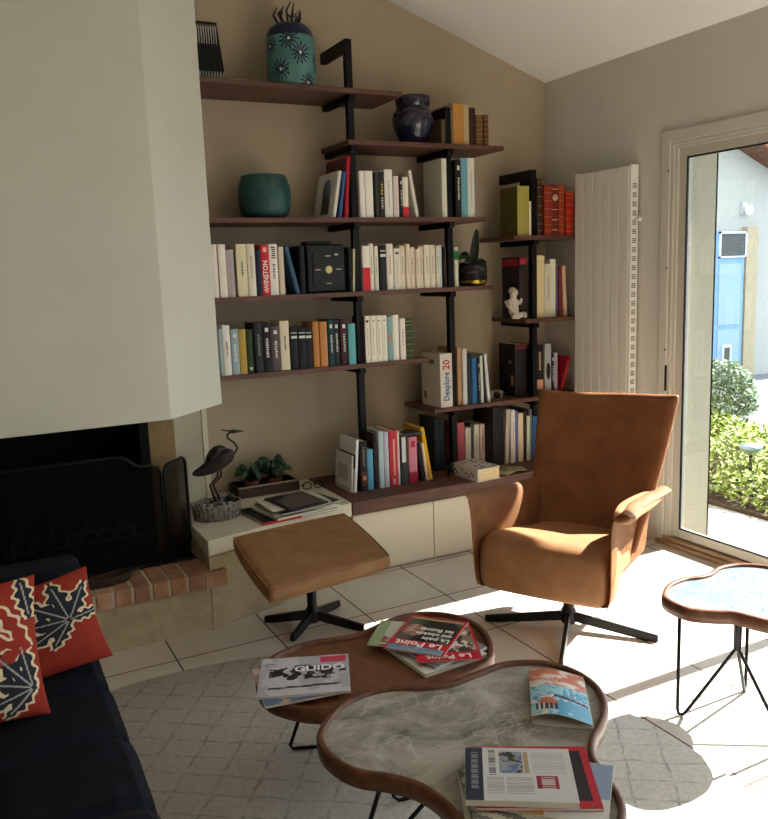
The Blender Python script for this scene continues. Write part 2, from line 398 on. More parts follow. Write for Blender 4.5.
# ------------------------------------------------------------ camera
Rw=Matrix(((0.8874619,-0.45947082,-0.03602703),(0.10676185,0.12890542,0.98589315),(-0.44834505,-0.87878892,0.1634526)))
cam=bpy.data.cameras.new('camera'); co=bpy.data.objects.new('camera',cam); COL.objects.link(co)
cam.sensor_fit='VERTICAL'; cam.sensor_height=36; cam.sensor_width=36; cam.lens=826.097*36/819; cam.clip_start=.05; cam.clip_end=300
co.matrix_world=Matrix.Translation((0,0,1.55))@Rw.transposed().to_4x4()
SC.camera=co
# ------------------------------------------------------------ light
SC.view_settings.view_transform='Standard'; SC.view_settings.look='None'; SC.view_settings.gamma=1; SC.view_settings.use_curve_mapping=False
SC.view_settings.exposure=EXPO
w=bpy.data.worlds.new('sky'); SC.world=w; w.use_nodes=True
bg=w.node_tree.nodes['Background']; bg.inputs[0].default_value=(.82,.91,1,1); bg.inputs[1].default_value=SKY
sl=bpy.data.lights.new('sun','SUN'); sl.energy=SUN; sl.angle=.0093; sl.color=(1,.97,.92)
so=bpy.data.objects.new('sun',sl); COL.objects.link(so)
so.rotation_euler=Vector((-1,-.004,-.853)).to_track_quat('-Z','Y').to_euler(); so.location=(12,1,9)
SC.cycles.max_bounces=10; SC.cycles.diffuse_bounces=6; SC.cycles.transparent_max_bounces=16
SC.cycles.caustics_reflective=False; SC.cycles.caustics_refractive=False; SC.cycles.sample_clamp_indirect=6
SC.cycles.use_denoising=True
# ------------------------------------------------------------ room shell
XW,YW,YN,XL=3.399,4.306,-3.0,-2.6
WT=.32
M_back=mat('ad9e88',.9,'paint',c2='a89983'); M_right=mat('cbc6bd',.9,'paint',c2='c7c2b9'); M_ceil=mat('e8e6e2',.92,'paint',c2='e5e3df')
M_white=mat('d8d4c6',.85,'paint',c2='d3cfc1')
ceilz=lambda x: 2.673+.337*(XW-x)
struct(MB().box(XL-.2,XW+.02,YN-.2,YW+.2,-.12,0).build('floor',mat('cabda9',.4,'tile')))
struct(MB().prism([(XL-.1,-.05),(XW+.1,-.05),(XW+.1,ceilz(XW)+.3),(XL-.1,ceilz(XL)+.3)],-YW-.15,-YW,M=Matrix.Rotation(PI/2,4,'X')).build('wall_back',M_back))
v=[(XL-.1,YN-.1,ceilz(XL-.1)),(XW+.001,YN-.1,ceilz(XW)),(XW+.001,YW+.02,ceilz(XW)),(XL-.1,YW+.02,ceilz(XL-.1))]
v2=[(x,y,z+.15) for x,y,z in v]
struct(MB().add(v+v2,[(0,3,2,1),(4,5,6,7),(0,1,5,4),(1,2,6,5),(2,3,7,6),(3,0,4,7)]).build('ceiling',M_ceil))
# right wall with the sliding door opening and an unseen one added behind the camera for fill light
DY0,DY1,DZ=1.02,3.30,2.20
b=MB()
b.box(XW,XW+WT,DY1,YW+.15,-.12,2.9); b.box(XW,XW+WT,DY0,DY1,DZ,2.9); b.box(XW,XW+WT,.4,DY0,-.12,2.9)
b.box(XW,XW+WT,-2.4,.4,2.25,2.9); b.box(XW,XW+WT,-2.4,.4,-.12,.0); b.box(XW,XW+WT,YN-.1,-2.4,-.12,2.9)
struct(b.build('wall_right',[M_right]))
# exterior render on the wall's outer face and reveal
b=MB(); b.box(XW+WT,XW+WT+.012,DY1-.05,7.6,-.12,3.1)
b.box(XW+.115,XW+WT+.012,DY1-.05,DY1-.001,-.02,DZ)
struct(b.build('trim_1',mat('a8a28f',.9,'speckle',c2='a19b88',c3='afa997',ns=60)))
struct(MB().prism([(XL-.2,-.1),(XL,-.1),(XL,ceilz(XL)+.2),(XL-.2,ceilz(XL)+.2)],-YW-.1,-YN,M=Matrix.Rotation(PI/2,4,'X')).build('wall_left',M_white))
b=MB(); b.box(XL,XW+.2,YN-.15,YN,-.1,4.9)
struct(b.build('wall_front',M_white))
struct(MB().box(XW+WT+.013,4.45,-6,12,2.585,2.72).build('trim_2',mat('8d7a62',.8,'wood',c2='7a6850',c3='9c8a70')))
# ------------------------------------------------------------ sliding door
M_pvc=mat('b9b3a7',.45,'plain'); M_pvc2=mat('c4bfb4',.4,'plain'); M_gask=mat('101012',.5,'plain')
M_oak=mat('a08468',.5,'wood',c2='8c7056',c3='b3987b',scale=(14,1.2,14)); M_steel=mat('2b2b2e',.4,'plain',metal=.6)
D=bpy.data.objects.new('door_1',None); COL.objects.link(D); D.location=(XW,DY0,0); struct(D)
b=MB()
def rect_frame(b,x0,x1,y0,y1,z0,z1,wd,mi=0,bottom=False):
    b.box(x0,x1,y0,y0+wd,z0,z1,mi); b.box(x0,x1,y1-wd,y1,z0,z1,mi); b.box(x0,x1,y0+wd,y1-wd,z1-wd,z1,mi)
    if bottom: b.box(x0,x1,y0+wd,y1-wd,z0,z0+wd,mi)
rect_frame(b,XW-.012,XW+.02,DY0-.02,3.32,0,2.218,.055)
b.build('door_casing',M_pvc2,D,bevel=.003)
b=MB(); rect_frame(b,XW-.004,XW+.10,DY0+.03,3.27,.02,2.172,.026); b.build('outer_frame',M_pvc,D,bevel=.003)
b=MB(); rect_frame(b,XW+.008,XW+.05,DY0+.055,3.245,.02,2.148,.02); b.build('track_profile',M_pvc2,D,bevel=.002)
def sash(y0,y1,x0):
    b=MB(); rect_frame(b,x0,x0+.04,y0,y1,.045,2.13,.05,bottom=True); s=b.build('sash',M_pvc,D,bevel=.004)
    b=MB(); rect_frame(b,x0-.001,x0+.009,y0+.05,y1-.05,.095,2.08,.007,bottom=True); b.build('gasket',M_gask,s)
    MB().box(x0+.003,x0+.007,y0+.056,y1-.056,.10,2.075).build('pane',mat('ffffff',0,'glass'),s)
    return s
sa=sash(2.10,3.225,XW+.018); sb=sash(DY0+.08,2.16,XW+.062)
b=MB().box(XW-.035,XW+.115,DY0,3.30,.0,.022).box(XW-.01,XW+.016,DY0,3.30,.022,.042).box(XW+.045,XW+.06,DY0,3.3,.022,.045)
b.build('threshold',M_oak,D,bevel=.004)
b=MB(); b.box(XW-.013,XW-.004,3.262,3.270,.86,1.0); b.build('strike_plate',M_steel,D)
for z in (2.02,1.52,1.085,.80,.83):
    MB().lathe([(.005,0),(.005,.004),(0,.004)],seg=12,M=Matrix.Translation((XW-.012,3.268,z))@Matrix.Rotation(-PI/2,4,'Y')).build('screw',M_steel,D)
# ------------------------------------------------------------ outdoors
M_pave=mat('8e8b85',.9,'speckle',c2='7d7a74',c3='9d9a94',ns=40); M_drive=mat('717278',.9,'speckle',c2='606168',c3='84858a',ns=25)
struct(MB().box(XW+.0,4.27,-6,12,-.14,-.03).build('terrace',M_pave)); struct(MB().box(4.27,60,-30,60,-.16,-.06).build('driveway',M_drive))
bd=MB(); bedpoly=[(4.28,-2.5),(5.0,-2),(5.7,2.5),(5.95,4.4),(5.75,5.5),(5.0,6.2),(4.28,6.6)]
bd.prism([tuple(p) for p in spline([(x,y) for x,y in bedpoly],1)],-.14,-.01); struct(bd.build('garden_bed_soil',mat('4c3b2c',.95,'speckle',c2='392b20',c3='7a634e',ns=30)))
G=thing('garage','pale rendered garage with a blue side door beyond the driveway','garage',(9.2,7.9,-.06))
M_rend=mat('959792',.9,'paint',c2='91938e')
rk=lambda x:3.017-.4*(x-9.37)
MB().prism([(7.6,-.06),(14,-.06),(14,rk(14)+.05),(7.6,rk(7.6)+.05)],-8.15,-7.9,M=Matrix.Rotation(PI/2,4,'X')).box(7.6,14,8.15,14,-.06,2.0).build('wall',M_rend,G)
M_sof=mat('5d4030',.7,'wood',c2='3f2a1f',c3='7e5a42',scale=(14,1.2,14))
b=MB(); 
for i in range(40):
    x0=7.4+i*.17; x1=x0+.162
    b.add([(x0,7.54,rk(x0)),(x1,7.54,rk(x1)),(x1,7.9,rk(x1)),(x0,7.9,rk(x0)),(x0,7.54,rk(x0)+.02),(x1,7.54,rk(x1)+.02),(x1,7.9,rk(x1)+.02),(x0,7.9,rk(x0)+.02)],[(0,1,2,3),(4,7,6,5),(0,4,5,1),(2,6,7,3),(0,3,7,4),(1,5,6,2)])
b.build('eaves_boards',M_sof,G)
b=MB(); b.add([(7.4,7.5,rk(7.4)+.02),(14.2,7.5,rk(14.2)+.02),(14.2,14,rk(14.2)+.02),(7.4,14,rk(7.4)+.02),(7.4,7.5,rk(7.4)+.14),(14.2,7.5,rk(14.2)+.14),(14.2,14,rk(14.2)+.14),(7.4,14,rk(7.4)+.14)],[(0,3,2,1),(4,5,6,7),(0,1,5,4),(1,2,6,5),(2,3,7,6),(3,0,4,7)])
b.build('roof',mat('a8745a',.9,'speckle',c2='8e5c45',c3='bd8a6c'),G)
b=MB(); b.box(9.0,9.55,7.84,7.9,-.05,1.91)
dr=b.build('door',mat('6787ad',.6),G)
MB().box(9.07,9.49,7.832,7.84,.12,.62).box(9.07,9.49,7.832,7.84,.68,1.5).build('door_panel',mat('7c94b4',.6),dr,bevel=.006)
MB().box(9.07,9.545,7.825,7.842,1.60,1.90).build('window_pane',mat('2b3030',.15),dr)
b=MB(); rect_frame(b,9.05,9.56,7.815,7.86,1.58,1.915,.02); b=MB().box(9.05,9.56,7.815,7.845,1.895,1.92).box(9.05,9.56,7.815,7.845,1.58,1.6).box(9.05,9.072,7.815,7.845,1.58,1.92).box(9.54,9.562,7.815,7.845,1.58,1.92); b.build('window_frame',mat('b9c6d6',.6),dr)
MB().box(9.15,9.33,7.815,7.845,.17,.42).build('cat_flap',mat('a9bbb9',.5),dr); MB().box(9.19,9.29,7.808,7.82,.21,.38).build('flap_pane',mat('3c4138',.4),dr)
MB().box(9.57,9.79,7.82,7.9,-.05,1.98).build('door_jamb',mat('978d76',.9,'speckle',c2='8d836c',c3='a19781'),G)
Lm=thing('wall_lamp','small white globe lamp on the garage wall above the blue door','lamp',(9.55,7.9,2.2))
MB().box(9.51,9.59,7.86,7.9,2.15,2.3).build('bracket',mat('a5aaae',.5),Lm); MB().lathe([(0,-.065),(.04,-.05),(.062,0),(.04,.05),(0,.065)],(9.56,7.8,2.2),16).build('globe',mat('f0f4f6',.3),Lm)
# plants
def leaves(name,n,fn,size,m,parent=None):
    vs=[];fs=[]
    for i in range(n):
        p=Vector(fn()); a=random.random()*2*PI; t=random.uniform(-.9,.9)
        d=Vector((math.cos(a)*math.cos(t),math.sin(a)*math.cos(t),math.sin(t))); s=Vector((-math.sin(a),math.cos(a),random.uniform(-.5,.5))).normalized()
        L=size*random.uniform(.6,1.3); W=L*.33; k=len(vs)
        vs+= [p,p+d*L*.5+s*W+Vector((0,0,L*.1)),p+d*L,p+d*L*.5-s*W+Vector((0,0,L*.1))]; fs.append((k,k+1,k+2,k+3))
    return MB().add(vs,fs).build(name,m,parent)
Mg1=mat('93a04a',.7,'leaf',c2='6b7a38',ns=5); Mg2=mat('a3b09a',.7,'leaf',c2='7d8c76',ns=6)
def gc():
    while True:
        x=random.uniform(4.33,5.9); y=random.uniform(1.0,6.0)
        if x<4.6 and y>4.9: continue
        h=.30*min(1,(x-4.28)/.35)*(.6+.5*noise.noise((x*2,y*2,0))+.3)
        return (x,y,random.random()**.6*max(.05,h))
o=leaves('ground_cover_plants',22000,gc,.045,Mg1); tag(o,'bright green leafy ground cover in the garden bed outside','plants',kind='stuff')
S=thing('silver_shrub','rounded grey green shrub growing at the back of the garden bed','shrub',(5.62,4.86,-.02))
def sh():
    a=random.random()*2*PI; u=random.uniform(-.2,1); r=.32*random.uniform(.75,1.05)*math.sqrt(1-max(0,u)**2*.8)
    return (5.62+r*math.cos(a),4.86+r*math.sin(a),.36+.34*u)
leaves('foliage',7500,sh,.04,Mg2,S)
b=MB()
for i in range(9):
    a=i*.7; b.tube([(5.62,4.86,-.04),(5.62+.1*math.cos(a),4.86+.1*math.sin(a),.25),(5.62+.2*math.cos(a),4.86+.2*math.sin(a),.55)],[.012,.009,.004],6)
b.build('stem',mat('5b4a38',.9),S)
T=thing('solar_lamp','small round solar garden light among the green plants outside','lamp',(4.66,3.72,-.02))
b=MB().tube([(4.66,3.72,-.02),(4.66,3.72,.26)],.012,8); b.build('stake',M_steel,T); MB().lathe([(.02,.25),(.05,.27),(.075,.30),(.07,.315),(0,.32)],(4.66,3.72,0),24).build('solar_head',mat('7d8b96',.3,metal=.5),T)
# ------------------------------------------------------------ chimney hood, firebox, hearth, bench
M_hood=mat('b9b7aa',.85,'paint',c2='b4b2a5'); M_lime=mat('a99a7c',.85,'speckle',c2='9a8b6e',c3='b4a689',ns=9); M_soot=mat('0d0c0b',.95)
hp=[(-1.3,3.41),(.749,3.41),(1.048,3.695),(1.048,YW-.001),(-1.3,YW-.001)]
hv=[(x,y,.98) for x,y in hp]+[(x,y,ceilz(x)+.02) for x,y in hp]
hd=MB().add(hv,[(0,1,6,5),(1,2,7,6),(2,3,8,7),(3,4,9,8),(4,0,5,9),(4,3,2,1,0)]).build('chimney_hood',M_hood,bevel=.004)
tag(hd,'tall pale grey plaster chimney hood above the black fireplace','chimney')
F=thing('fireplace','black open fireplace with a stone surround under the plaster hood','fireplace',(-.1,3.9,0))
MB().prism([(.744,3.9),(.866,3.9),(.866,YW-.002),(.744,YW-.002)],.0,.979).build('side_jamb',mat('8a7350',.85,'speckle',c2='7a6444',c3='97815c',ns=9),F)
MB().prism([(.868,3.93),(1.085,4.24),(1.085,YW-.002),(.868,YW-.002)],.0,.979).build('angled_cheek',mat('a39a83',.9,'paint',c2='9e957e'),F)
MB().prism([(1.088,4.235),(1.128,4.285),(1.128,YW-.001),(1.088,YW-.001)],.0,1.06).build('corner_bead',mat('c4baa0',.85),F)
b=MB(); b.box(-1.25,.742,4.26,4.30,.28,.979).box(-1.3,-1.25,3.75,4.3,.28,.979).box(.70,.742,3.88,4.26,.28,.979).box(-1.25,.70,3.9,4.26,.955,.979).box(-1.25,.70,3.70,4.26,.272,.284); b.build('firebox_lining',M_soot,F)
b=MB(); b.box(-1.3,.86,3.40,3.9,.98,.981) 
gr=thing('fire_grate','black iron fire grate with bars inside the fireplace','grate',(.4,4.05,.284))
b=MB()
for i in range(9):
    x=.12+i*.075; b.tube([(x,3.92,.40),(x,3.94,.36),(x,4.16,.35)],.008,6); b.tube([(x,3.92,.40),(x+.02,3.915,.47)],.007,6)
b.tube([(.08,3.93,.355),(.78,3.93,.355)],.01,6).tube([(.08,4.15,.345),(.78,4.15,.345)],.01,6); b=b
b.build('bars',mat('4a4742',.5,metal=.5),gr)
b=MB()
for x in (.12,.72):
    for y in (3.94,4.14): b.tube([(x,y,.284),(x,y,.35)],.009,6)
b.build('feet',mat('4a4742',.5,metal=.5),gr)
H_=thing('brick_hearth','raised hearth with a red brick edge on a limestone base','hearth',(.2,3.6,0))
MB().prism([(-1.3,3.475),(.877,3.475),(.877,4.25),(-1.3,4.25)],0,.205).build('stone_base',M_lime,H_)
MB().prism([(-1.3,3.68),(.88,3.68),(.88,4.25),(-1.3,4.25)],.205,.272).build('hearth_slab',mat('3a322c',.9),H_)
b=MB(); x=.845; M_mort=1
cols=[(0),(2),(3)]
while x>-1.3:
    b.box(x-.064,x,3.455,3.675,.203,.275,random.choice([0,2,3])); x-=.0775
# wrap-around bricks at the right corner
Mr=Matrix.Translation((.86,3.455,0))@Matrix.Rotation(.45,4,'Z')
b.prism([(.852,3.455),(.952,3.462),(.952,3.508),(.878,3.498),(.878,3.675),(.852,3.675)],.203,.275,2)
b.box(-1.3,.853,3.462,3.676,.205,.271,1)
b.build('brick_course',[mat('9e7458',.9,'brickwork',c2='846350',c3='b09076'),mat('b3a690',.95),mat('a97f60',.9,'brickwork',c2='8c6b55',c3='b99a80'),mat('8f6a58',.9,'brickwork',c2='7b5849',c3='a3806a')],H_,bevel=.003)
W_=thing('stone_bench','low pale stone ledge between the hearth and the wooden shelf','bench',(1.3,3.9,0))
MB().prism([(.879,3.473),(1.686,3.728),(1.686,YW-.002),(.879,YW-.002)],0,.33).build('bench_base',M_lime,W_)
MB().prism([(.886,3.505),(1.686,3.705),(1.686,YW-.003),(.886,YW-.003)],.332,.402).build('bench_top',mat('c9c2ad',.55,'speckle',c2='bfb8a3',c3='d0cab6',ns=12),W_,bevel=.004)
# fire screen
K=thing('fire_screen','black mesh folding fire screen standing on the brick hearth','fire screen',(.4,3.68,.275))
M_fr=mat('0c0c0c',.45,'plain',metal=.3); M_net=mat('0c0b0a',.8,'gauze',cover=.84,spec=.05)
def screen(outl,origin,ang,nm):
    Mx=Matrix.Translation(origin)@Matrix.Rotation(ang,4,'Z')
    b=MB(); n=len(outl); b.add([(x,0,z) for x,z in outl],[tuple(range(n))],0,False,Mx); q=b.build(nm,M_net,K)
    MB().tube([Mx@Vector((x,0,z)) for x,z in outl],.0075,8,closed=True).build('frame_rod',M_fr,q)
def arc(pts): return pts
zb=.012
cen=[(0,zb),(.75,zb),(.752,.40),(.735,.445),(.70,.462),(.645,.465),(.61,.49),(.575,.517),(.55,.522),(-.19,.522),(-.215,.517)]
def sym(w,pts): return pts
tot=1.39 # width of the centre panel
half=[(0,.522),(.42,.522),(.50,.52),(.535,.515),(.56,.497),(.585,.475),(.61,.465),(.655,.463),(.685,.452),(.695,.425),(.696,zb)]
outl=[(-x,z) for x,z in half[::-1]][:-1]+half
screen([(x+.0,z) for x,z in outl],(.048,3.68,.275),0,'mesh_panel')
# the wings turn back towards the fireplace
wing=[(0,zb),(0,.42),(.01,.445),(.03,.455),(.11,.458),(.14,.462),(.16,.455),(.172,.43),(.174,zb)]
screen(wing,(.756,3.682,.275),.75,'mesh_wing')
screen([(-x,z) for x,z in wing],(-.66,3.682,.275),-.75,'mesh_wing')
# woven boat-shaped tray on hearth
Tq=thing('woven_tray','shallow brown woven tray lying on the brick hearth edge','tray',(.47,3.565,.276))
b=MB()
for k in range(3):
    z=.278+k*.012; s=.85+k*.07
    b.tube([(.45+.11*s*math.cos(a),3.565+.045*s*math.sin(a),z+ .012*max(0,math.cos(a))) for a in [2*PI*i/24 for i in range(24)]],.006,6,closed=True)
for i in range(26):
    a=2*PI*i/26; b.tube([(.45+.09*math.cos(a),3.565+.036*math.sin(a),.277),(.45+.112*math.cos(a),3.565+.046*math.sin(a),.308)],.004,5)
b.prism([(.45+.092*math.cos(a),3.565+.037*math.sin(a)) for a in [2*PI*i/20 for i in range(20)]],.276,.28)
b.build('woven_body',mat('3f3024',.8,'speckle',c2='2a1f17',c3='6a5640',ns=60),Tq)
MB().tube([(.50,3.565,.295),(.56,3.57,.305),(.60,3.58,.318)],[.006,.005,.003],6).build('twig_handle',mat('4a3828',.8),Tq)
# ------------------------------------------------------------ radiator
Rr=thing('radiator','tall white ribbed column radiator on the right wall beside the door','radiator',(3.36,3.7,.25))
M_rad=mat('d8d5cc',.4); b=MB()
nr=6; y0,y1=3.498,3.931; wv=(y1-y0)/nr
for i in range(nr): b.box(3.33,3.352,y0+i*wv+.003,y0+(i+1)*wv-.003,.27,2.075)
b.build('front_tubes',M_rad,Rr,bevel=.004)
MB().box(3.338,3.362,y0+.006,y1-.006,.275,2.07).build('inner_core',mat('aeaa9e',.5),Rr)
MB().box(3.332,3.385,y0-.016,y0-.001,.25,2.08).build('side_cover',mat('e2e0d8',.4),Rr,bevel=.002)
MB().box(3.332,3.385,y1+.001,y1+.012,.25,2.08).build('side_cover',mat('e2e0d8',.4),Rr,bevel=.002)
b=MB()
for i in range(34):
    z=1.975-i*.049
    for k in range(3):
        b.box(3.343,3.372,y0-.0175,y0-.0155,z-k*.010,z-k*.010+.006)
b.build('vent_slots',mat('77766e',.6),Rr)
b=MB()
for z in (.45,1.9):
    for y in (3.57,3.86): b.box(3.36,3.399,y-.02,y+.02,z,z+.04)
b.build('wall_brackets',M_rad,Rr)
b=MB().tube([(3.37,3.49,1.79),(3.37,3.455,1.79)],.008,8); b.lathe([(.0,0),(.012,.002),(.014,.012),(.0,.02)],seg=14,M=Matrix.Translation((3.37,3.46,1.79))@Matrix.Rotation(PI/2,4,'X')); b.build('bleed_valve',mat('e2e0d8',.3),Rr)
# cable on floor by the wall
Cb=MB(); pts=[(3.36,3.72,.27),(3.37,3.66,.12),(3.35,3.5,.008),(3.30,3.38,.006),(3.20,3.30,.006),(3.12,3.36,.006),(3.18,3.44,.007),(3.30,3.40,.007),(3.36,3.34,.006)]
cbo=Cb.tube([tuple(p) for p in spline(pts,6,False)],.0035,6).build('power_cable',mat('1c1c1c',.6)); tag(cbo,'thin black cable looped on the floor beside the door frame','cable')
# ------------------------------------------------------------ wall shelves
M_wal=mat('5a3c32',.5,'wood',c2='432b25',c3='6d4b3f',scale=(1.4,16,16),ns=4)
M_blk=mat('0b0b0d',.5,'plain',spec=.15)
SH={'s1':(.95+.10,2.188,2.475,'topmost walnut shelf, carrying the blue floral jar'),
 's2':(1.868,2.83,2.225,'short walnut shelf carrying the navy vase and old books'),
 's3':(1.052,2.70,1.837,'long walnut shelf carrying the green bowl'),
 's4':(1.052,2.745,1.457,'long walnut shelf carrying the black clock and orchid'),
 's5':(1.052,2.31,1.075,'long walnut shelf under the clock shelf, full of books'),
 's6':(2.335,3.39,.781,'walnut shelf carrying the thick white dictionary'),
 'sA':(2.893,3.39,1.731,'short walnut corner shelf with old leather volumes'),
 'sB':(2.973,3.39,1.248,'short walnut corner shelf with the white cherub')}
for k,(x0,x1,z,lb) in SH.items():
    o=MB().box(x0,x1,3.95,YW-.002,z-.024,z).build('wall_shelf',M_wal,bevel=.0015); o.name='wall_shelf'
    tag(o,lb,'shelf','walnut wall shelves')
POSTS=[(1.905,.405,2.72,['s1','s2','s3','s4','s5'],'black steel upright holding the leftmost walnut shelves'),
       (2.484,.405,2.42,['s2','s3','s4','s6'],'black steel upright behind the dictionary, middle of three'),
       (3.062,.405,2.107,['sA','sB','s6'],'black steel upright in the corner behind the cherub')]
for x,z0,z1,sh,lb in POSTS:
    t=thing('shelf_upright',lb,'shelf upright',(x,4.0,z0),0,'steel uprights of the shelving')
    MB().box(x-.0175,x+.0175,3.982,4.018,z0,z1).build('post',M_blk,t,bevel=.002)
    MB().box(x-.0175,x+.0175,4.0,YW-.001,z1-.055,z1-.0005).build('top_arm',M_blk,t,bevel=.002)
    for s in sh:
        z=SH[s][2]-.0245
        MB().box(x-.0175,x+.0175,3.962,YW-.001,z-.03,z).build('shelf_bracket',M_blk,t,bevel=.002)
# low cabinet and its wood top
Kc=thing('low_cabinet','long cream low cabinet standing on the tiles under the bookshelves','cabinet',(2.5,4.0,0))
M_cab=mat('d3c7af',.35); MB().box(1.70,3.32,3.745,YW-.003,.0,.33).build('body',mat('c9bda6',.5),Kc)
MB().box(1.70,3.32,3.76,3.80,0,.02).build('plinth',mat('3a342c',.7),Kc)
for a,c in ((1.698,2.174),(2.178,2.654),(2.658,3.134)):
    MB().box(a,c,3.722,3.743,.014,.326).build('door',M_cab,Kc,bevel=.002)
o=MB().box(1.69,3.325,3.70,YW-.002,.333,.403).build('wood_top',M_wal,bevel=.002); tag(o,'thick walnut slab lying on the low cream cabinet','shelf board')
# ------------------------------------------------------------ books
ORD=['first','second','third','fourth','fifth','sixth','seventh','eighth','ninth','tenth','eleventh','twelfth','thirteenth','fourteenth','fifteenth','sixteenth','seventeenth','eighteenth','nineteenth','twentieth','twenty-first','twenty-second','twenty-third','twenty-fourth','twenty-fifth','twenty-sixth','twenty-seventh','twenty-eighth','twenty-ninth','thirtieth','thirty-first','thirty-second']
M_pg=mat('cdbf9e',.9,'speckle',c2='c0b18f',c3='d6caac',ns=200)
ink={'k':'2a2624','w':'d5d2c8','g':'a98a3c','r':'b3202a','y':'d6b32a','b':'2d62a8','m':'8f8678'}
def book(x0,x1,h,c,desc,ln,m,z,y,ph,gr,dep,i):
    t=x1-x0; r=random.Random(int(x0*1e4))
    if m in 'cr': dep=.28
    if y<3.9 and x0<1.925 and x1>1.88 and z<.5: dep=.10
    y=y+r.uniform(-.006,.010); dep=dep*r.uniform(.92,1.05)
    piv=x1 if ln>0 else x0
    root=thing('book',f'{desc}, {ORD[i]} from left {ph}','book',(piv,y,z+.0005),0,gr)
    root.rotation_euler=(0,math.radians(ln),0)
    off=-t if ln>0 else 0
    cv=min(.0025,t*.2)
    b=MB(); e=.004; X0,X1=off+.0004,off+t-.0004
    sp=[(X0,e*.9),(X0+t*.22,.0012),(off+t/2,0),(X1-t*.22,.0012),(X1,e*.9)]
    poly=sp+[(X1,dep),(X1-cv,dep),(X1-cv,e*.9+cv),(X0+cv,e*.9+cv),(X0+cv,dep),(X0,dep)]
    b.prism(poly,0,h,0)
    M=mat(c,.55,spec=.2); b.build('cover',M,root,local=True)
    b=MB().box(X0+cv,X1-cv,e*.9+cv,dep-.005,.003,h-.004); b.build('page_block',M_pg,root,local=True)
    W=t-.001; cx=off+t/2; f=-.0005
    def bar(mb,za,zb_,wa=.7,yo=f,xo=0): mb.box(cx+xo-W*wa/2,cx+xo+W*wa/2,yo,.003,za,zb_)
    def dashes(col,z0,z1,wa=.35,seg=None,nm='spine_lettering'):
        mb=MB(); zc=z0*h
        while zc<z1*h:
            s=r.uniform(.004,.011); mb.box(cx-W*wa/2*r.uniform(.6,1),cx+W*wa/2*r.uniform(.6,1),f,.003,zc,zc+s*.75); zc+=s+r.uniform(.001,.004)
        mb.build(nm,mat(col,.6),root,local=True)
    def txt(s,zc,size,col,rot=PI/2,sx=1,nm='spine_lettering'):
        mb=MB(); Mx=Matrix.Translation((cx,-.0008,zc))@Matrix.Rotation(PI/2,4,'X')@Matrix.Rotation(rot,4,'Z')
        text_geo(s,size,Mx,mb,sx=sx); mb.build(nm,mat(col,.6),root,local=True)
    if m=='m': dashes(ink['m'],.35,.75,.3)
    elif m=='k': dashes(ink['k'],.4,.68,.22)
    elif m=='K': dashes(ink['k'],.72,.95,.55); dashes(ink['k'],.33,.6,.35)
    elif m=='w': dashes(ink['w'],.3,.68,.35); mb=MB(); bar(mb,.82*h,.9*h,.4); mb.build('spine_mark',mat(ink['w'],.6),root,local=True)
    elif m=='d': dashes(ink['m'],.2,.8,.15)
    elif m=='g':
        mb=MB()
        for q in (.08,.2,.36,.52,.68,.84,.93): bar(mb,q*h,q*h+.004,.98,0)
        mb.build('gilt_band',mat('8f6f35',.5),root,local=True)
    elif m=='E':
        mb=MB()
        for q in (.1,.3,.5,.9): bar(mb,q*h,q*h+.004,.98,0)
        mb.lathe([(0,0),(W*.4,0),(W*.4,.002),(0,.002)],seg=14,M=Matrix.Translation((cx,.001,.74*h))@Matrix.Rotation(PI/2,4,'X')); mb.build('gilt_emblem',mat('c1ab84',.5),root,local=True)
    elif m=='t':
        mb=MB(); bar(mb,.74*h,.80*h,.8); bar(mb,.86*h,.88*h,.8); mb.build('white_band',mat(ink['w'],.6),root,local=True)
    elif m=='T':
        mb=MB(); bar(mb,.86*h,.91*h,.5); mb.build('dark_emblem',mat(ink['k'],.6),root,local=True); dashes(ink['m'],.15,.7,.15)
    elif m=='v':
        mb=MB(); bar(mb,.88*h,.905*h,.3); mb.build('dark_mark',mat(ink['k'],.6),root,local=True); dashes(ink['m'],.15,.75,.15)
    elif m=='y':
        dashes(ink['y'],.5,.72,.4); dashes(ink['w'],.2,.45,.4)
    elif m in 'bB':
        mb=MB(); bar(mb,0,h*(.26 if m=='b' else .52),1.02,-.0006); mb.build('red_lower_spine',mat('c2202c',.5),root,local=True)
    elif m=='G':
        mb=MB(); bar(mb,.68*h,.9*h,1.02,-.0006); mb.build('green_band',mat('2f8a4a',.5),root,local=True)
    elif m=='W':
        txt('WINSTON',.40*h,.036,'e6dfd6',sx=.86)
        mb=MB(); bar(mb,.86*h,.95*h,.45); bar(mb,.06*h,.11*h,.4); mb.build('spine_mark',mat('e0a9a3',.6),root,local=True)
    elif m=='D':
        mb=MB(); Mx=Matrix.Translation((cx,-.0008,.12*h))@Matrix.Rotation(PI/2,4,'X')@Matrix.Rotation(PI/2,4,'Z')
        text_geo('Dexplore',.052,Mx,mb,align='LEFT',sx=.82); mb.build('blue_lettering',mat('2b5a9e',.6),root,local=True)
        mb=MB(); Mx=Matrix.Translation((cx,-.0008,.70*h))@Matrix.Rotation(PI/2,4,'X')@Matrix.Rotation(PI/2,4,'Z')
        text_geo('20',.064,Mx,mb,align='LEFT',sx=.9); mb.build('red_lettering',mat('b8343a',.6),root,local=True)
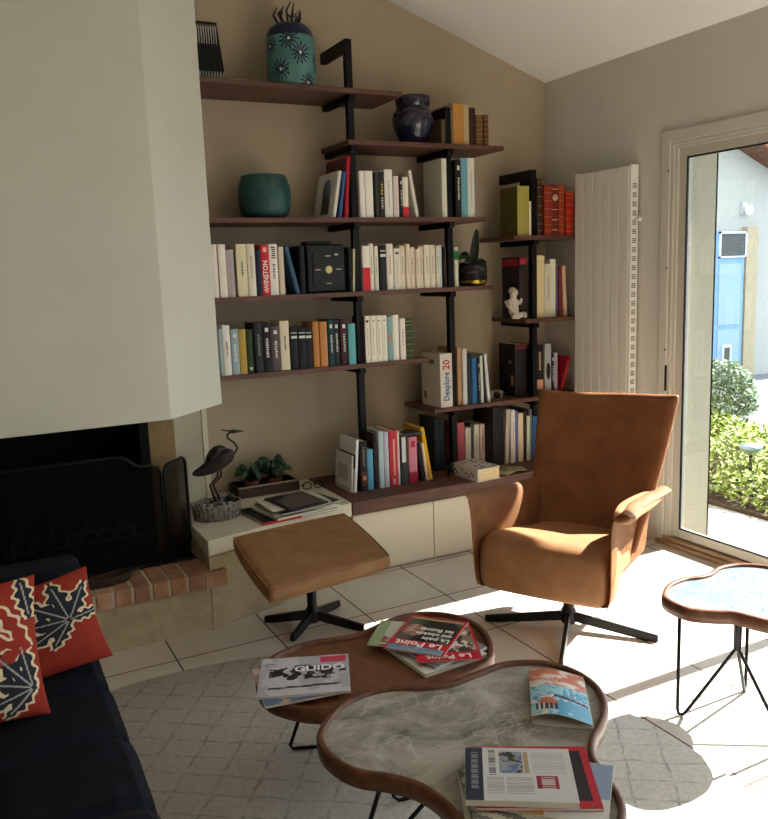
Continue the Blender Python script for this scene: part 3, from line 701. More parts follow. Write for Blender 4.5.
        mb=MB(); mb.box(X0-.0005,X0,.07,.14,.80*h,.88*h).box(X0-.0005,X0,.05,.16,.5*h,.505*h).box(X0-.0005,X0,.16,.19,.12*h,.26*h); mb.build('cover_mark',mat('7c736a',.6),root,local=True)
    elif m=='o': mb=MB(); bar(mb,.45*h,.6*h,.6); mb.build('orange_spot',mat('b9825c',.6),root,local=True)
    elif m=='s': mb=MB(); bar(mb,.08*h,.14*h,.4); mb.build('pale_spot',mat('c9cf9a',.6),root,local=True)
    elif m=='a': mb=MB(); bar(mb,.04*h,.14*h,.35); bar(mb,.2*h,.85*h,.2,-.0004,W*.05); mb.build('pale_mark',mat('d9a0a0',.6),root,local=True)
    elif m=='i': mb=MB(); bar(mb,0,.25*h,1.02,-.0006); mb.build('crimson_foot',mat('9c1f38',.5),root,local=True); mb=MB(); bar(mb,.78*h,.92*h,.5); mb.build('red_mark',mat('b03048',.6),root,local=True)
    elif m=='u': mb=MB(); bar(mb,.45*h,.95*h,.55,f,-W*.12); mb.build('pale_panel',mat('c9c9c6',.6),root,local=True)
    elif m=='e':
        mb=MB(); mb.lathe([(0,0),(W*.34,0),(W*.34,.002),(0,.002)],seg=20,M=Matrix.Translation((cx,.001,.45*h))@Matrix.Diagonal((1,1,3.2,1))@Matrix.Rotation(PI/2,4,'X')); mb.build('black_oval',mat('18181a',.5),root,local=True)
    elif m=='O': dashes('d8b9a0',.5,.85,.3); mb=MB(); bar(mb,.1*h,.3*h,.9); mb.build('peach_panel',mat('c98f76',.6),root,local=True)
    elif m=='p':
        dashes(ink['m'],.5,.9,.25); mb=MB(); bar(mb,.1*h,.38*h,.75); mb.build('portrait_ground',mat('5a3026',.6),root,local=True)
        mb=MB(); mb.lathe([(0,0),(W*.22,0),(W*.22,.002),(0,.002)],seg=16,M=Matrix.Translation((cx,.0,.26*h))@Matrix.Diagonal((1,1,1.6,1))@Matrix.Rotation(PI/2,4,'X')); mb.build('portrait_face',mat('c0917a',.6),root,local=True)
    elif m=='c':
        mb=MB(); mb.lathe([(0,0),(.055,0),(.055,.001),(0,.001)],seg=24,M=Matrix.Translation((X0-.0002,.12,.60*h))@Matrix.Diagonal((1,1,1.1,1))@Matrix.Rotation(-PI/2,4,'Y')); mb.build('cover_photo',mat('5c6b82',.6),root,local=True)
        mb=MB(); mb.box(X0-.0012,X0,.07,.17,.08*h,.45*h); mb.build('cover_photo_lower',mat('46473f',.6,'speckle',c2='2f3030',c3='8a8a80',ns=60),root,local=True)
    elif m=='r': mb=MB(); mb.box(X0-.0006,X0,.02,dep-.01,.1*h,.97*h); mb.build('patterned_cover',mat('5c2a2a',.6,'speckle',c2='231a1c',c3='b09084',ns=45),root,local=True)
    elif m=='f': mb=MB(); mb.box(X0-.0006,X0,.02,dep-.02,.05*h,.1*h).box(X0-.0006,X0,.04,dep-.04,.3*h,.7*h); mb.build('cover_print',mat('a9a59c',.6),root,local=True)
    elif m=='j': mb=MB(); mb.box(X0-.0008,X0,.0,dep,.45*h,.72*h); mb.build('black_band',mat('1c1b1b',.6),root,local=True)
    elif m=='h': mb=MB(); mb.box(X0-.0006,X0+.0001,.004,dep,0.002,h-.002); mb.build('side_board',mat('564a22',.7),root,local=True)
    elif m=='q': mb=MB(); bar(mb,.9*h,h+.0006,1.02,-.0006); mb.build('wine_top',mat('5b1f2b',.6),root,local=True); mb=MB(); mb.box(X0-.0006,X0,.04,.07,.62*h,.68*h).box(X0-.0006,X0,.02,.05,.2*h,.4*h); mb.build('cover_mark',mat('7d6c60',.6),root,local=True)
    elif m=='R': mb=MB(); mb.box(X0-.0006,X0,.02,dep-.01,.86*h,.97*h); bar(mb,.88*h,.98*h,.9); mb.build('red_top',mat('9c2530',.6),root,local=True); mb=MB(); mb.box(X0-.0004,X0,.02,dep-.01,.1*h,.84*h); mb.build('patterned_side',mat('2a2226',.6,'speckle',c2='1a1418',c3='a0928c',ns=40),root,local=True)
    return root
for k,(z,y,ph,gr,dep,L) in BOOKS.items():
    for i,(x0,x1,h,c,d,ln,m) in enumerate(L): book(x0,x1,h,c,d,ln,m,z,y,ph,gr,dep,i)
# ------------------------------------------------------------ things on shelves
def prof(pts,n=6): return [(max(0,p[0]),p[1]) for p in spline([(a,b) for a,b in pts],n,False)]
# blue floral jar
J=thing('floral_jar','teal ceramic jar with dark blue flowers and a coral-like lid','jar',(1.630,4.08,2.475))
FL=[(-2.0,.215,.055),(-1.55,.150,.055),(-2.4,.075,.055),(-1.2,.015,.05),(-.6,.12,.05),(-2.9,.19,.05),(.3,.07,.05),(1.2,.15,.05),(2.2,.08,.05)]
def jf(a,z):
    if z>.238: return 1
    for fa,fz,fr in FL:
        da=(a-fa+PI)%(2*PI)-PI; dx=da*.125; dz=z-fz; d=math.hypot(dx,dz)
        if d<.007: return 2
        th=math.atan2(dz,dx)
        if d<fr*(.62+.38*math.cos(th*13)): return 1
    return 0
b=MB(); pr=prof([(.10,0),(.119,.02),(.123,.11),(.122,.20),(.118,.245),(.10,.285),(.06,.308),(.0,.314)],14)
b.lathe(pr,(1.630,4.08,2.475),150,mf=jf); b.build('jar_body',[mat('557f7a',.4,'speckle',c2='446d6c',c3='68918a',ns=8),mat('171c3a',.4),mat('dcd6c4',.4)],J)
b=MB()
for i in range(11):
    a=i*2.4; r=.012+.004*i; x,yy=1.630+r*math.cos(a),4.08+r*math.sin(a); l=.05+.035*((i*7)%5)/4
    b.tube([(x,yy,2.775),(x+.03*math.cos(a),yy+.02*math.sin(a),2.79+l*.5),(x+.012*math.cos(a+1.5),yy+.02*math.sin(a),2.79+l)],[.006,.0055,.003],6)
b.build('coral_finial',mat('1a1822',.5),J)
# green bowl
b=MB(); pr=prof([(.085,0),(.12,.03),(.132,.09),(.131,.15),(.116,.198),(.110,.213),(.104,.209),(.12,.15),(.115,.06),(.0,.02)],5)
o=b.lathe(pr,(1.452,4.09,1.8375),56).build('ceramic_bowl',mat('2c514c',.4,'speckle',c2='1f3d3a',c3='3c655e',ns=16)); tag(o,'round dark green glazed ceramic bowl on the long shelf','bowl')
# navy vase
V=thing('navy_vase','glossy dark navy vase with a wide neck on the short shelf','vase',(2.318,4.07,2.2255))
pr=prof([(.05,0),(.075,.02),(.108,.09),(.115,.14),(.102,.18),(.088,.195),(.094,.215),(.095,.245),(.088,.25),(.08,.20),(.09,.12),(0,.03)],5)
b=MB(); b.lathe(pr,(2.318,4.07,2.2255),48,mf=lambda a,z: 1 if (abs(math.sin(a*5)*.012+.17-z)<.006 or abs(z-.228)<.006 and math.sin(a*14)>.2 or (abs(z-.12+.02*math.sin(a*7))<.005)) else 0)
b.build('vase_body',[mat('14172e',.18,spec=.6),mat('4d3c42',.3)],V)
# black slatted ornament, top left
Q=thing('slatted_ornament','black wire ornament of upright rods at the top shelf end','ornament',(1.225,4.10,2.4755))
b=MB()
x0,x1,z0,z1=1.125,1.262,2.478,2.77
for k in range(13):
    t=k/12; xb=1.115+t*.176; xt=1.128+t*.143
    b.tube([(xb,4.10,z0),(xt,4.14,z1)],.0042,6)
b.tube([(1.108,4.10,z0+.004),(1.298,4.10,z0+.004)],.005,8).tube([(1.118,4.14,z1),(1.276,4.14,z1)],.006,8)

for k in range(12):
    t=(k+.5)/12; b.box(1.115+t*.176-.002,1.115+t*.176+.002,4.094,4.106,z0+.02,z0+.06,1)
    b.box(1.128+t*.143-.0015,1.128+t*.143+.0015,4.122,4.138,z1-.10,z1-.02,1)
b.build('rods',[mat('121214',.5),mat('c4c4bf',.5)],Q)
MB().add([(1.118,4.105,z0+.05),(1.288,4.105,z0+.05),(1.278,4.135,z1-.03),(1.127,4.135,z1-.03),(1.118,4.112,z0+.05),(1.288,4.112,z0+.05),(1.278,4.142,z1-.03),(1.127,4.142,z1-.03)],[(0,1,2,3),(7,6,5,4),(0,4,5,1),(1,5,6,2),(2,6,7,3),(3,7,4,0)]).build('back_panel',mat('1a1a1c',.6),Q)
# clock
Kk=thing('table_clock','square black clock with a round gold centre among the books','clock',(1.727,4.04,1.4575))
MB().box(1.622,1.836,3.985,4.12,1.4578,1.705).build('case',mat('0e0e10',.5),Kk,bevel=.012)
b=MB(); 
def rr(cx,cz,w,h,r,n=6):
    P=[]
    for sx,sz,a0 in ((1,1,0),(-1,1,PI/2),(-1,-1,PI),(1,-1,1.5*PI)):
        for i in range(n+1):
            a=a0+PI/2*i/n; P.append((cx+sx*(w/2-r)+r*math.cos(a),cz+sz*(h/2-r)+r*math.sin(a)))
    return P
RX=Matrix.Rotation(PI/2,4,'X')
MB().prism(rr(1.735,1.578,.165,.185,.025),-3.986,-3.98,M=Matrix.Rotation(PI/2,4,'X')@Matrix.Diagonal((1,1,-1,1))@Matrix.Identity(4)) if False else None
b=MB(); P=rr(1.735,1.578,.168,.19,.028); n=len(P)
b.add([(x,3.979,z) for x,z in P]+[(x,3.986,z) for x,z in P],[tuple(range(n-1,-1,-1))]+[(i,(i+1)%n,n+(i+1)%n,n+i) for i in range(n)]); b.build('dial',mat('1c1c1d',.6,'speckle',c2='161617',c3='2c2b29',ns=90),Kk)
b=MB().lathe([(0,0),(.02,0),(.02,.004),(.014,.007),(0,.007)],seg=24,M=Matrix.Translation((1.738,3.979,1.575))@RX); b.build('centre_knob',mat('cbbd86',.4),Kk)
b=MB().box(1.722,1.752,3.976,3.979,1.643,1.647).box(1.722,1.752,3.976,3.979,1.503,1.507).box(1.665,1.692,3.976,3.979,1.574,1.578).box(1.782,1.81,3.976,3.979,1.574,1.578).box(1.775,1.793,3.976,3.979,1.647,1.656); b.build('hour_marks',mat('d8d5cc',.5),Kk)
MB().box(1.63,1.77,4.0,4.08,1.7055,1.722).build('handle',mat('101012',.5),Kk,bevel=.006)
# dark storage block by the clock
o=MB().box(1.842,1.847,4.0,4.13,1.4578,1.67).build('record_sleeve',mat('1b1b1d',.6)); tag(o,'thin black sleeve upright between the black clock and a cream booklet','sleeve')
# orchid pot
Op=thing('potted_orchid','small orchid with long dark leaves in a black pot','plant',(2.665,4.04,1.4575))
b=MB(); b.lathe(prof([(.065,0),(.08,.015),(.083,.06),(.08,.11),(.07,.13),(.064,.125),(.07,.05),(0,.03)],5),(2.665,4.04,1.4575),40,mf=lambda a,z: 1 if z<.032 else (2 if (.06<z<.11 and (abs(((a*6+z*60)%1.0)-.5)<.07 or abs(((a*6-z*60)%1.0)-.5)<.07)) else 0)); b.build('pot',[mat('141416',.35),mat('a98f3a',.25,metal=.8),mat('4a4a48',.4)],Op)
def leaf(b,p,q,r_,w,seg=8):
    P=spline([p,q,r_],seg,False); n=len(P); vs=[]
    for i,c in enumerate(P):
        t=i/(n-1); d=(P[min(n-1,i+1)]-P[max(0,i-1)]).normalized(); s=d.cross(Vector((.3,-1,.35))).normalized(); ww=w*math.sin(PI*min(1,.12+t*.88))**.6 if t<1 else 0
        vs+= [c-s*ww,c+Vector((0,.004,0))-Vector((0,0,.004*0)),c+s*ww]
    fs=[]
    for i in range(n-1):
        fs+= [(i*3,i*3+1,i*3+4,i*3+3),(i*3+1,i*3+2,i*3+5,i*3+4)]
    b.add(vs,fs,0,True)
M_lf=mat('1f2d1e',.4,'leaf',c2='16221a'); 
for p,q,r_,w_ in (((2.66,4.03,1.58),(2.675,4.03,1.66),(2.685,4.02,1.775),.036),((2.65,4.03,1.58),(2.58,3.97,1.63),(2.51,3.94,1.612),.022),((2.65,4.03,1.575),(2.60,3.96,1.60),(2.545,3.94,1.59),.020),((2.68,4.03,1.58),(2.71,4.02,1.60),(2.735,4.0,1.585),.012)):
    b=MB(); leaf(b,p,q,r_,w_); b.build('leaf',M_lf,Op,solid=.003)
# cherub figurine
Ch=thing('cherub_figurine','small white seated cherub figurine with wings on the corner shelf','figurine',(2.915,4.0,1.2485))
def skin(name,verts,edges,rad,m,parent,sub=2,root=0):
    me=bpy.data.meshes.new(name); me.from_pydata(verts,edges,[]); o=bpy.data.objects.new(name,me); COL.objects.link(o)
    if parent: o.parent=parent
    md=o.modifiers.new('skin','SKIN'); md.use_smooth_shade=True
    for i,r in enumerate(rad):
        sv=me.skin_vertices[0].data[i]; sv.radius=(r,r) if not isinstance(r,tuple) else r
        sv.use_root=(i==root)
    s=o.modifiers.new('sub','SUBSURF'); s.levels=sub; s.render_levels=sub
    me.materials.append(m); return o
M_pla=mat('cfc6b8',.6)
vv=[(0,0,.025),(0,0,.07),(0,-.002,.105),(0,-.004,.128),(0,-.008,.155),(0,-.012,.178), # hips..head
    (.022,-.025,.022),(.045,-.055,.035),(.022,-.075,.014),(-.022,-.025,.022),(-.048,-.045,.03),(-.025,-.075,.012),
    (.028,-.004,.108),(.05,-.015,.09),(.042,-.03,.125),(-.028,-.004,.108),(-.046,-.012,.075),(-.04,-.035,.045)]
ee=[(0,1),(1,2),(2,3),(3,4),(4,5),(0,6),(6,7),(7,8),(0,9),(9,10),(10,11),(2,12),(12,13),(13,14),(2,15),(15,16),(16,17)]
rr_=[.03,.029,.024,.014,.028,.02,.019,.016,.011,.019,.016,.011,.013,.011,.009,.013,.011,.009]
sk=skin('body',vv,ee,rr_,M_pla,Ch); 
b=MB()
for s in (-1,1):
    for k in range(5):
        b.lathe([(0,-.001),(.0085,0),(.006,.034-.003*k),(0,.042-.003*k)],seg=10,M=Matrix.Translation((s*.018,.022,.075+.008*k))@Matrix.Rotation(s*(.55+.25*k),4,'Y')@Matrix.Diagonal((1,.5,1,1)))
b.build('wings',M_pla,Ch,local=True)
b=MB(); rnd=random.Random(3)
for i in range(26):
    a=rnd.random()*2*PI; u=rnd.uniform(.15,1); r=.027*math.sqrt(1-u*u*.9)
    b.lathe([(0,-.007),(.007,0),(0,.007)],(r*math.cos(a),-.006+r*math.sin(a)*.9+.004,.158+.026*u),8)
b.build('curly_hair',mat('bfb5a6',.7),Ch,local=True)
b=MB(); b.lathe([(0,-.003),(.004,0),(0,.003)],(0,-.042,.153),8).lathe([(0,-.002),(.0028,0),(0,.002)],(.010,-.036,.161),8).lathe([(0,-.002),(.0028,0),(0,.002)],(-.010,-.036,.161),8).box(-.006,.006,-.037,-.034,.141,.1425); b.build('face_features',mat('9d9384',.7),Ch,local=True)
Ch.rotation_euler=(0,0,.25)
# small camera-like gadget on s6
Cg=thing('compact_camera','small pale compact camera lying beside the thin white leaning book','camera',(2.83,4.1,.7815))
MB().box(2.775,2.88,4.06,4.10,.7815,.825).build('body',mat('9e978f',.4),Cg,bevel=.006); MB().lathe([(0,0),(.02,0),(.018,.02),(0,.02)],seg=20,M=Matrix.Translation((2.83,4.06,.803))@RX).build('lens',mat('26262a',.3),Cg)
MB().box(2.865,2.94,4.12,4.18,.7815,.805).build('pouch',mat('4a4542',.7),Cg,bevel=.008)
# things on the walnut slab
Fb=thing('floral_book','fat closed book with a floral white cover lying on its side','book',(2.53,3.80,.4035))
Mf=Matrix.Translation((2.587,3.682,.4035))@Matrix.Rotation(math.radians(5),4,'Z')
b=MB().box(-.155,0,0,.235,.0,.004,M=Mf).box(-.155,0,0,.235,.066,.07,M=Mf).box(-.158,-.153,0,.235,.0,.07,M=Mf)
cvb=b
MB().box(-.153,-.004,.004,.23,.004,.066,M=Mf).build('page_block',mat('d8c39a',.9,'speckle',c2='c9b48a',c3='e0cda6',ns=150),Fb)
b=cvb; rnd=random.Random(5)
for i in range(26):
    x,y_=rnd.uniform(-.145,-.01),rnd.uniform(.01,.225)
    b.lathe([(0,0),(rnd.uniform(.006,.013),0),(0,.0006)],(0,0,0),7,mi=rnd.choice([1,2]),M=Mf@Matrix.Translation((x,y_,.0702)))
for i in range(9):
    b.lathe([(0,0),(.008,0),(0,.0006)],(0,0,0),7,mi=rnd.choice([1,2]),M=Mf@Matrix.Translation((-.1582,rnd.uniform(.01,.22),rnd.uniform(.012,.058)))@Matrix.Rotation(-PI/2,4,'Y'))
b.build('cover',[mat('c9c2b8',.5),mat('8a4f5c',.6),mat('4f5b58',.6)],Fb)
def flat(name,parent,cx,cy,z,w,h,th,rz,m,bev=.0):
    return MB().box(-w/2,w/2,-h/2,h/2,0,th,M=Matrix.Translation((cx,cy,z))@Matrix.Rotation(rz,4,'Z')).build(name,m,parent,bevel=bev)
for i,(cx,cy,z,w_,h_,th,rz,c,lb) in enumerate([(2.70,3.80,.4035,.17,.12,.006,.5,'c9bd9a','cream folded leaflet beside the fat floral book, lowest'),(2.75,3.78,.4105,.13,.09,.004,-.35,'a8a27e','pale olive leaflet on the cream leaflet, beside the floral book'),(2.69,3.83,.4155,.11,.08,.003,1.0,'7d7f70','small grey green card topmost beside the fat floral book')]):
    o=flat('leaflet',None,cx,cy,z,w_,h_,th,rz,mat(c,.7)); tag(o,lb,'leaflet','leaflets on the walnut slab')
o=MB().box(2.10,2.215,3.87,3.98,.667,.683,M=None).build('dark_case',mat('3b3a3c',.5),bevel=.004)
o.rotation_euler=(0,0,0); tag(o,'dark grey flat case lying across the tops of the books','case')
Ft=thing('iron_figure','small black iron figure standing before the dark folders','figurine',(2.385,3.88,.4035))
skin('body',[(0,0,.012),(0,0,.05),(.004,0,.085),(-.015,0,.03),(-.02,-.01,.004),(.015,0,.03),(.022,-.01,.004),(.02,-.01,.075),(-.02,-.012,.07)],[(0,1),(1,2),(0,3),(3,4),(0,5),(5,6),(1,7),(1,8)],[.01,.009,.011,.006,.005,.006,.005,.004,.004],mat('1d1c1e',.4,metal=.4),Ft,1)
# ------------------------------------------------------------ stone bench things
Bk=thing('wicker_basket','low whitewashed wicker basket on the stone ledge','basket',(1.03,3.85,.4025))
b=MB(); cx,cy=1.03,3.85
for k in range(9):
    z=.408+k*.0085; rx=.105+.0015*k; ry=.080+.0015*k
    b.tube([(cx+rx*math.cos(a),cy+ry*math.sin(a)+.0,z+.002*(1 if int(i)%2 else -1)) for i,a in enumerate([2*PI*q/40 for q in range(40)])],.0055,6,closed=True)
for i in range(30):
    a=2*PI*i/30; b.tube([(cx+.107*math.cos(a),cy+.082*math.sin(a),.403),(cx+.122*math.cos(a),cy+.097*math.sin(a),.480)],.004,5)
b.prism([(cx+.10*math.cos(a),cy+.075*math.sin(a)) for a in [2*PI*i/24 for i in range(24)]],.4028,.408); b.build('woven_body',mat('8c8780',.85,'speckle',c2='5f5a55',c3='a8a39b',ns=50),Bk)
b=MB(); rnd=random.Random(9)
for i in range(34):
    x,y_=cx+rnd.uniform(-.085,.085),cy+rnd.uniform(-.06,.06); r=rnd.uniform(.012,.024)
    b.lathe([(0,-r*.6),(r*.8,-r*.3),(r,0),(r*.7,r*.45),(0,r*.6)],(x,y_,.46+rnd.uniform(0,.018)),8)
b.prism([(cx+.095*math.cos(a),cy+.07*math.sin(a)) for a in [2*PI*i/24 for i in range(24)]],.41,.455)
o=b.build('pebble_filling',mat('8b857e',.8,'speckle',c2='55504c',c3='b5b0a8',ns=20)); tag(o,'grey pebbles filling the wicker basket','pebbles',kind='stuff')
Ag=thing('spiky_succulent','small dark spiky succulent growing in the wicker basket','plant',(1.085,3.82,.475))
b=MB()
for i in range(26):
    a=i*2.4; e=.35+.045*i; l=.055; b.add([(0,-.006,0),(0,.006,0),(l,0,0),(l*.5,0,.004)],[(0,1,2),(0,2,3),(1,3,2),(0,3,1)],0,False,Matrix.Translation((1.085,3.82,.478))@Matrix.Rotation(a,4,'Z')@Matrix.Rotation(-min(1.4,e),4,'Y'))
b.build('spines',mat('2c3a2c',.6),Ag)
He=thing('heron_sculpture','dark wood and wire heron sculpture standing in the basket','sculpture',(1.04,3.86,.475))
Mh=mat('2e2320',.7,'speckle',c2='1c1513',c3='4a3931',ns=30); Mw=mat('2a2426',.5,metal=.5)
hb=[(.925,3.87,.628),(.975,3.87,.632),(1.03,3.87,.655),(1.085,3.87,.688),(1.13,3.87,.705),(1.142,3.87,.70)]
b=MB(); b.tube(hb,[.012,.026,.040,.048,.034,.01],12); o=b.build('driftwood_body',Mh,He,sub=1)
b=MB(); b.tube([(1.01,3.872,.66),(1.045,3.876,.715),(1.075,3.876,.738),(1.11,3.874,.72)],[.03,.036,.026,.012],10); b.build('raised_wing',Mh,He,sub=1)
b=MB().tube([tuple(p) for p in spline([(1.135,3.87,.695),(1.158,3.87,.725),(1.145,3.87,.755),(1.118,3.87,.778),(1.115,3.87,.80),(1.14,3.87,.812)],6,False)],.005,8); b.build('wire_neck',Mw,He)
b=MB().tube([(1.085,3.87,.826),(1.125,3.87,.816),(1.145,3.87,.812)],[.002,.004,.009],8).tube([(1.14,3.87,.812),(1.155,3.87,.810),(1.20,3.87,.806)],[.011,.008,.0015],8); b.build('head',Mw,He)
for s_ in (0,1):
    b=MB().tube([(1.06+.012*s_,3.87,.66),(1.05+.018*s_,3.87,.60),(1.01+.016*s_,3.87,.56),(1.03+.025*s_,3.86,.475)],.0055,7); b.build('leg',Mw,He)
# planter tray with potted plants
Tp=thing('planter_tray','low dark wooden tray with little pots against the wall','tray',(1.40,4.2,.4025))
b=MB().box(1.22,1.56,4.10,4.28,.4027,.412).box(1.22,1.56,4.10,4.112,.412,.455).box(1.22,1.56,4.268,4.28,.412,.455).box(1.22,1.232,4.112,4.268,.412,.455).box(1.548,1.56,4.112,4.268,.412,.455); b.build('tray_box',[mat('3b2a20',.7)],Tp)
b=MB().box(1.22,1.56,4.098,4.114,.455,.461); b.build('pale_rim',mat('8f8574',.7),Tp)
for (x,y_,n_,lb,sp) in ((1.32,4.19,16,'small leafy plant in the left terracotta pot of the tray',.10),(1.45,4.19,24,'bushier leafy plant in the right terracotta pot of the tray',.10)):
    t=thing('potted_plant',lb,'plant',(x,y_,.413),0,'potted plants in the wooden tray')
    MB().lathe([(0,.413),(.032,.413),(.042,.475),(.038,.475),(.034,.455),(0,.455)],(x,y_,0),24).build('pot',mat('5a3226',.8),t)
    rnd=random.Random(n_)
    b=MB()
    for i in range(n_):
        a=rnd.random()*2*PI; l=sp*rnd.uniform(.6,1.1); zt=.475+rnd.uniform(.03,.10)
        p=(x,y_,.455); q=(x+l*.5*math.cos(a),y_-.01+l*.4*math.sin(a),zt); r_=(x+l*math.cos(a),y_-.01+l*.6*math.sin(a),zt-.02)
        leaf(b,p,q,r_,.016,5)
    b.build('leaves',mat('2f4a30',.5,'leaf',c2='1e3322'),t,solid=.0015)
# pile of papers and tablet on the ledge
pile=[(1.36,3.750,.4025,.40,.29,.012,.10,'1a1a1c','black folder with a red edge, lowest of the ledge pile','r'),
 (1.40,3.740,.4155,.36,.27,.010,.16,'b9b7ac','pale grey magazine second from the bottom of the ledge pile',''),
 (1.40,3.750,.4265,.34,.26,.008,.05,'a9ab98','greenish magazine in the middle of the ledge pile',''),
 (1.41,3.740,.4355,.34,.25,.007,.2,'30302e','dark magazine under the cream papers of the ledge pile',''),
 (1.39,3.760,.4435,.31,.24,.007,.02,'cfcbbd','cream papers beneath the tablet on the ledge pile','')]
for cx,cy,z,w_,h_,th,rz,c,lb,e in pile:
    t=thing('magazine',lb,'magazine',(cx,cy,z),0,'papers piled on the stone ledge')
    flat('pages',t,cx,cy,z+.001,w_-.004,h_-.004,th-.002,rz,mat('c3bfb2',.8)); flat('cover',t,cx,cy,z+th-.001,w_,h_,.001,rz,mat(c,.5)); flat('back_cover',t,cx,cy,z,w_,h_,.001,rz,mat(c,.5))
    if e: MB().box(-w_/2-.001,w_/2-.2,-h_/2-.003,-h_/2,.0,th,M=Matrix.Translation((cx,cy,z))@Matrix.Rotation(rz,4,'Z')).build('red_edge',mat('b01f2c',.5),t)
t=thing('tablet','black tablet in a dark case on top of the paper pile','tablet',(1.395,3.725,.452))
flat('case',t,1.395,3.725,.4515,.215,.27,.008,.13,mat('232226',.5),.003); flat('screen',t,1.395,3.725,.4597,.185,.235,.0012,.13,mat('2a2a30',.12,spec=.6))
t=thing('reading_glasses','dark folded reading glasses behind the paper pile','glasses',(1.64,4.10,.4025))
b=MB()
for s in (-1,1): b.tube([(1.63+s*.033+.026*math.cos(a),4.08,.424+.019*math.sin(a)) for a in [2*PI*i/16 for i in range(16)]],.0028,6,closed=True)
b.tube([(1.633,4.08,.428),(1.647,4.08,.428)],.0025,6).tube([(1.582,4.08,.428),(1.587,4.16,.41)],.0025,6).tube([(1.675,4.08,.428),(1.672,4.16,.41)],.0025,6); b.build('frame',mat('1e1a18',.4),t)
# ------------------------------------------------------------ rug
b=MB(); n=120
b.lathe([(0,.0005),(1.345,.0005),(1.35,.006),(1.345,.012),(0,.0125)],(.6,1.79,0),n)
o=b.build('round_rug',mat('aaa294',.95,'rug')); tag(o,'large round grey cream rug with a faint lattice under the tables','rug')
# ------------------------------------------------------------ organic tables
M_rim=mat('5f3c2a',.38,'wood',c2='4a2c1e',c3='724c38',scale=(6,6,6),ns=3); M_rod=mat('1a1a1b',.4,'plain',metal=.5)
def offset(P,d):
    n=len(P); out=[]
    area=sum(P[i][0]*P[(i+1)%n][1]-P[(i+1)%n][0]*P[i][1] for i in range(n)); s=1 if area>0 else -1
    for i in range(n):
        t=(P[(i+1)%n]-P[i-1]).normalized(); nrm=Vector((-t.y,t.x))*s
        out.append(P[i]+nrm*d)
    return out
def table(label,pts,zt,inset,m_top,rods,base,post=None):
    P=[Vector((p.x,p.y)) for p in spline([(x,y) for x,y in pts],7)]
    t=thing('organic_coffee_table',label,'coffee table',(base[0],base[1],0),0,'cloud-shaped nesting tables')
    h=.042; prof_=[(0,-h),(-.002,-.020),(0,-.004),(.003,0),(.014,0),(.017,-.003),(.018,-inset-.006),(.018,-h)]
    b=MB(); n=len(P); rings=[offset(P,d) for d,_ in prof_]; vs=[]
    for R_,(d,z) in zip(rings,prof_): vs+=[(q.x,q.y,zt+z) for q in R_]
    k=len(prof_); fs=[]
    for j in range(k):
        j2=(j+1)%k
        for i in range(n): i2=(i+1)%n; fs.append((j*n+i,j*n+i2,j2*n+i2,j2*n+i))
    b.add(vs,fs,0,True); 
    area=sum(P[i][0]*P[(i+1)%n][1]-P[(i+1)%n][0]*P[i][1] for i in range(n))
    if area<0: b.f=[f[::-1] for f in b.f]
    rim=b.build('wooden_rim',M_rim,t)
    Q=offset(P,.0175); MB().prism([(q.x,q.y) for q in Q],zt-inset-.014,zt-inset).build('table_top',m_top,t)
    for rd in rods:
        MB().tube([tuple(p) for p in rd],.006,8).build('hairpin_leg',M_rod,t)
    if post: MB().tube([(post[0],post[1],post[2]),(post[0],post[1],zt-inset-.014)],.013,12).build('centre_post',M_rod,t)
    return t
def hair(c,a,rt,rf,zt,z0=.0125,zb=None,spread=.045):
    ca,sa=math.cos(a),math.sin(a); s=Vector((-sa,ca,0))
    o=Vector((c[0],c[1],0)); d=Vector((ca,sa,0))
    top=o+d*rt; ft=o+d*rf
    return top,ft,s,o,d
Apts=[(1.425,2.079),(1.465,2.179),(1.468,2.279),(1.428,2.369),(1.352,2.428),(1.26,2.438),(1.177,2.414),(1.095,2.392),(1.01,2.40),(.93,2.415),(.854,2.41),(.781,2.379),(.718,2.324),(.68,2.239),(.672,2.15),(.70,2.072),(.76,2.0),(.85,1.955),(.94,1.95),(1.02,1.975),(1.10,1.985),(1.19,1.965),(1.28,1.965),(1.365,2.0)]
def rods_A(c,z,zt,specs):
    out=[]
    for a,rt,rf,rt2 in specs:
        ca,sa=math.cos(a),math.sin(a); T1=Vector((c[0]+rt*ca,c[1]+rt*sa,zt)); F_=Vector((c[0]+rf*ca,c[1]+rf*sa,z)); s=Vector((-sa,ca,0))
        T2=Vector((c[0]+rt2*ca,c[1]+rt2*sa,zt))
        A=F_+s*.05+Vector((0,0,.03)); 
        # outer rod down, short run on the floor, inner rod back up
        out.append([T1+s*.06,F_+s*.048+Vector((0,0,.016)),F_+s*.040,F_-s*.030,F_-s*.044+Vector((0,0,.014)),T2-s*.05])
    return out
angA=math.atan2(2.36-2.2,.867-1.07)
table('walnut topped cloud-shaped coffee table behind the stone topped one',Apts,.36,.015,mat('6b4630',.38,'wood',c2='583724',c3='7a523b',scale=(12,1.2,12),ns=3),
 [[(.87,2.25,.325),(.824,2.378,.035),(.832,2.381,.0185),(.905,2.350,.0185),(.922,2.345,.035),(1.05,2.22,.325)]]+rods_A((1.07,2.2),.0185,.32,[(angA+2.09,.16,.24,.05),(angA-2.09,.16,.24,.05)]),(1.07,2.2))
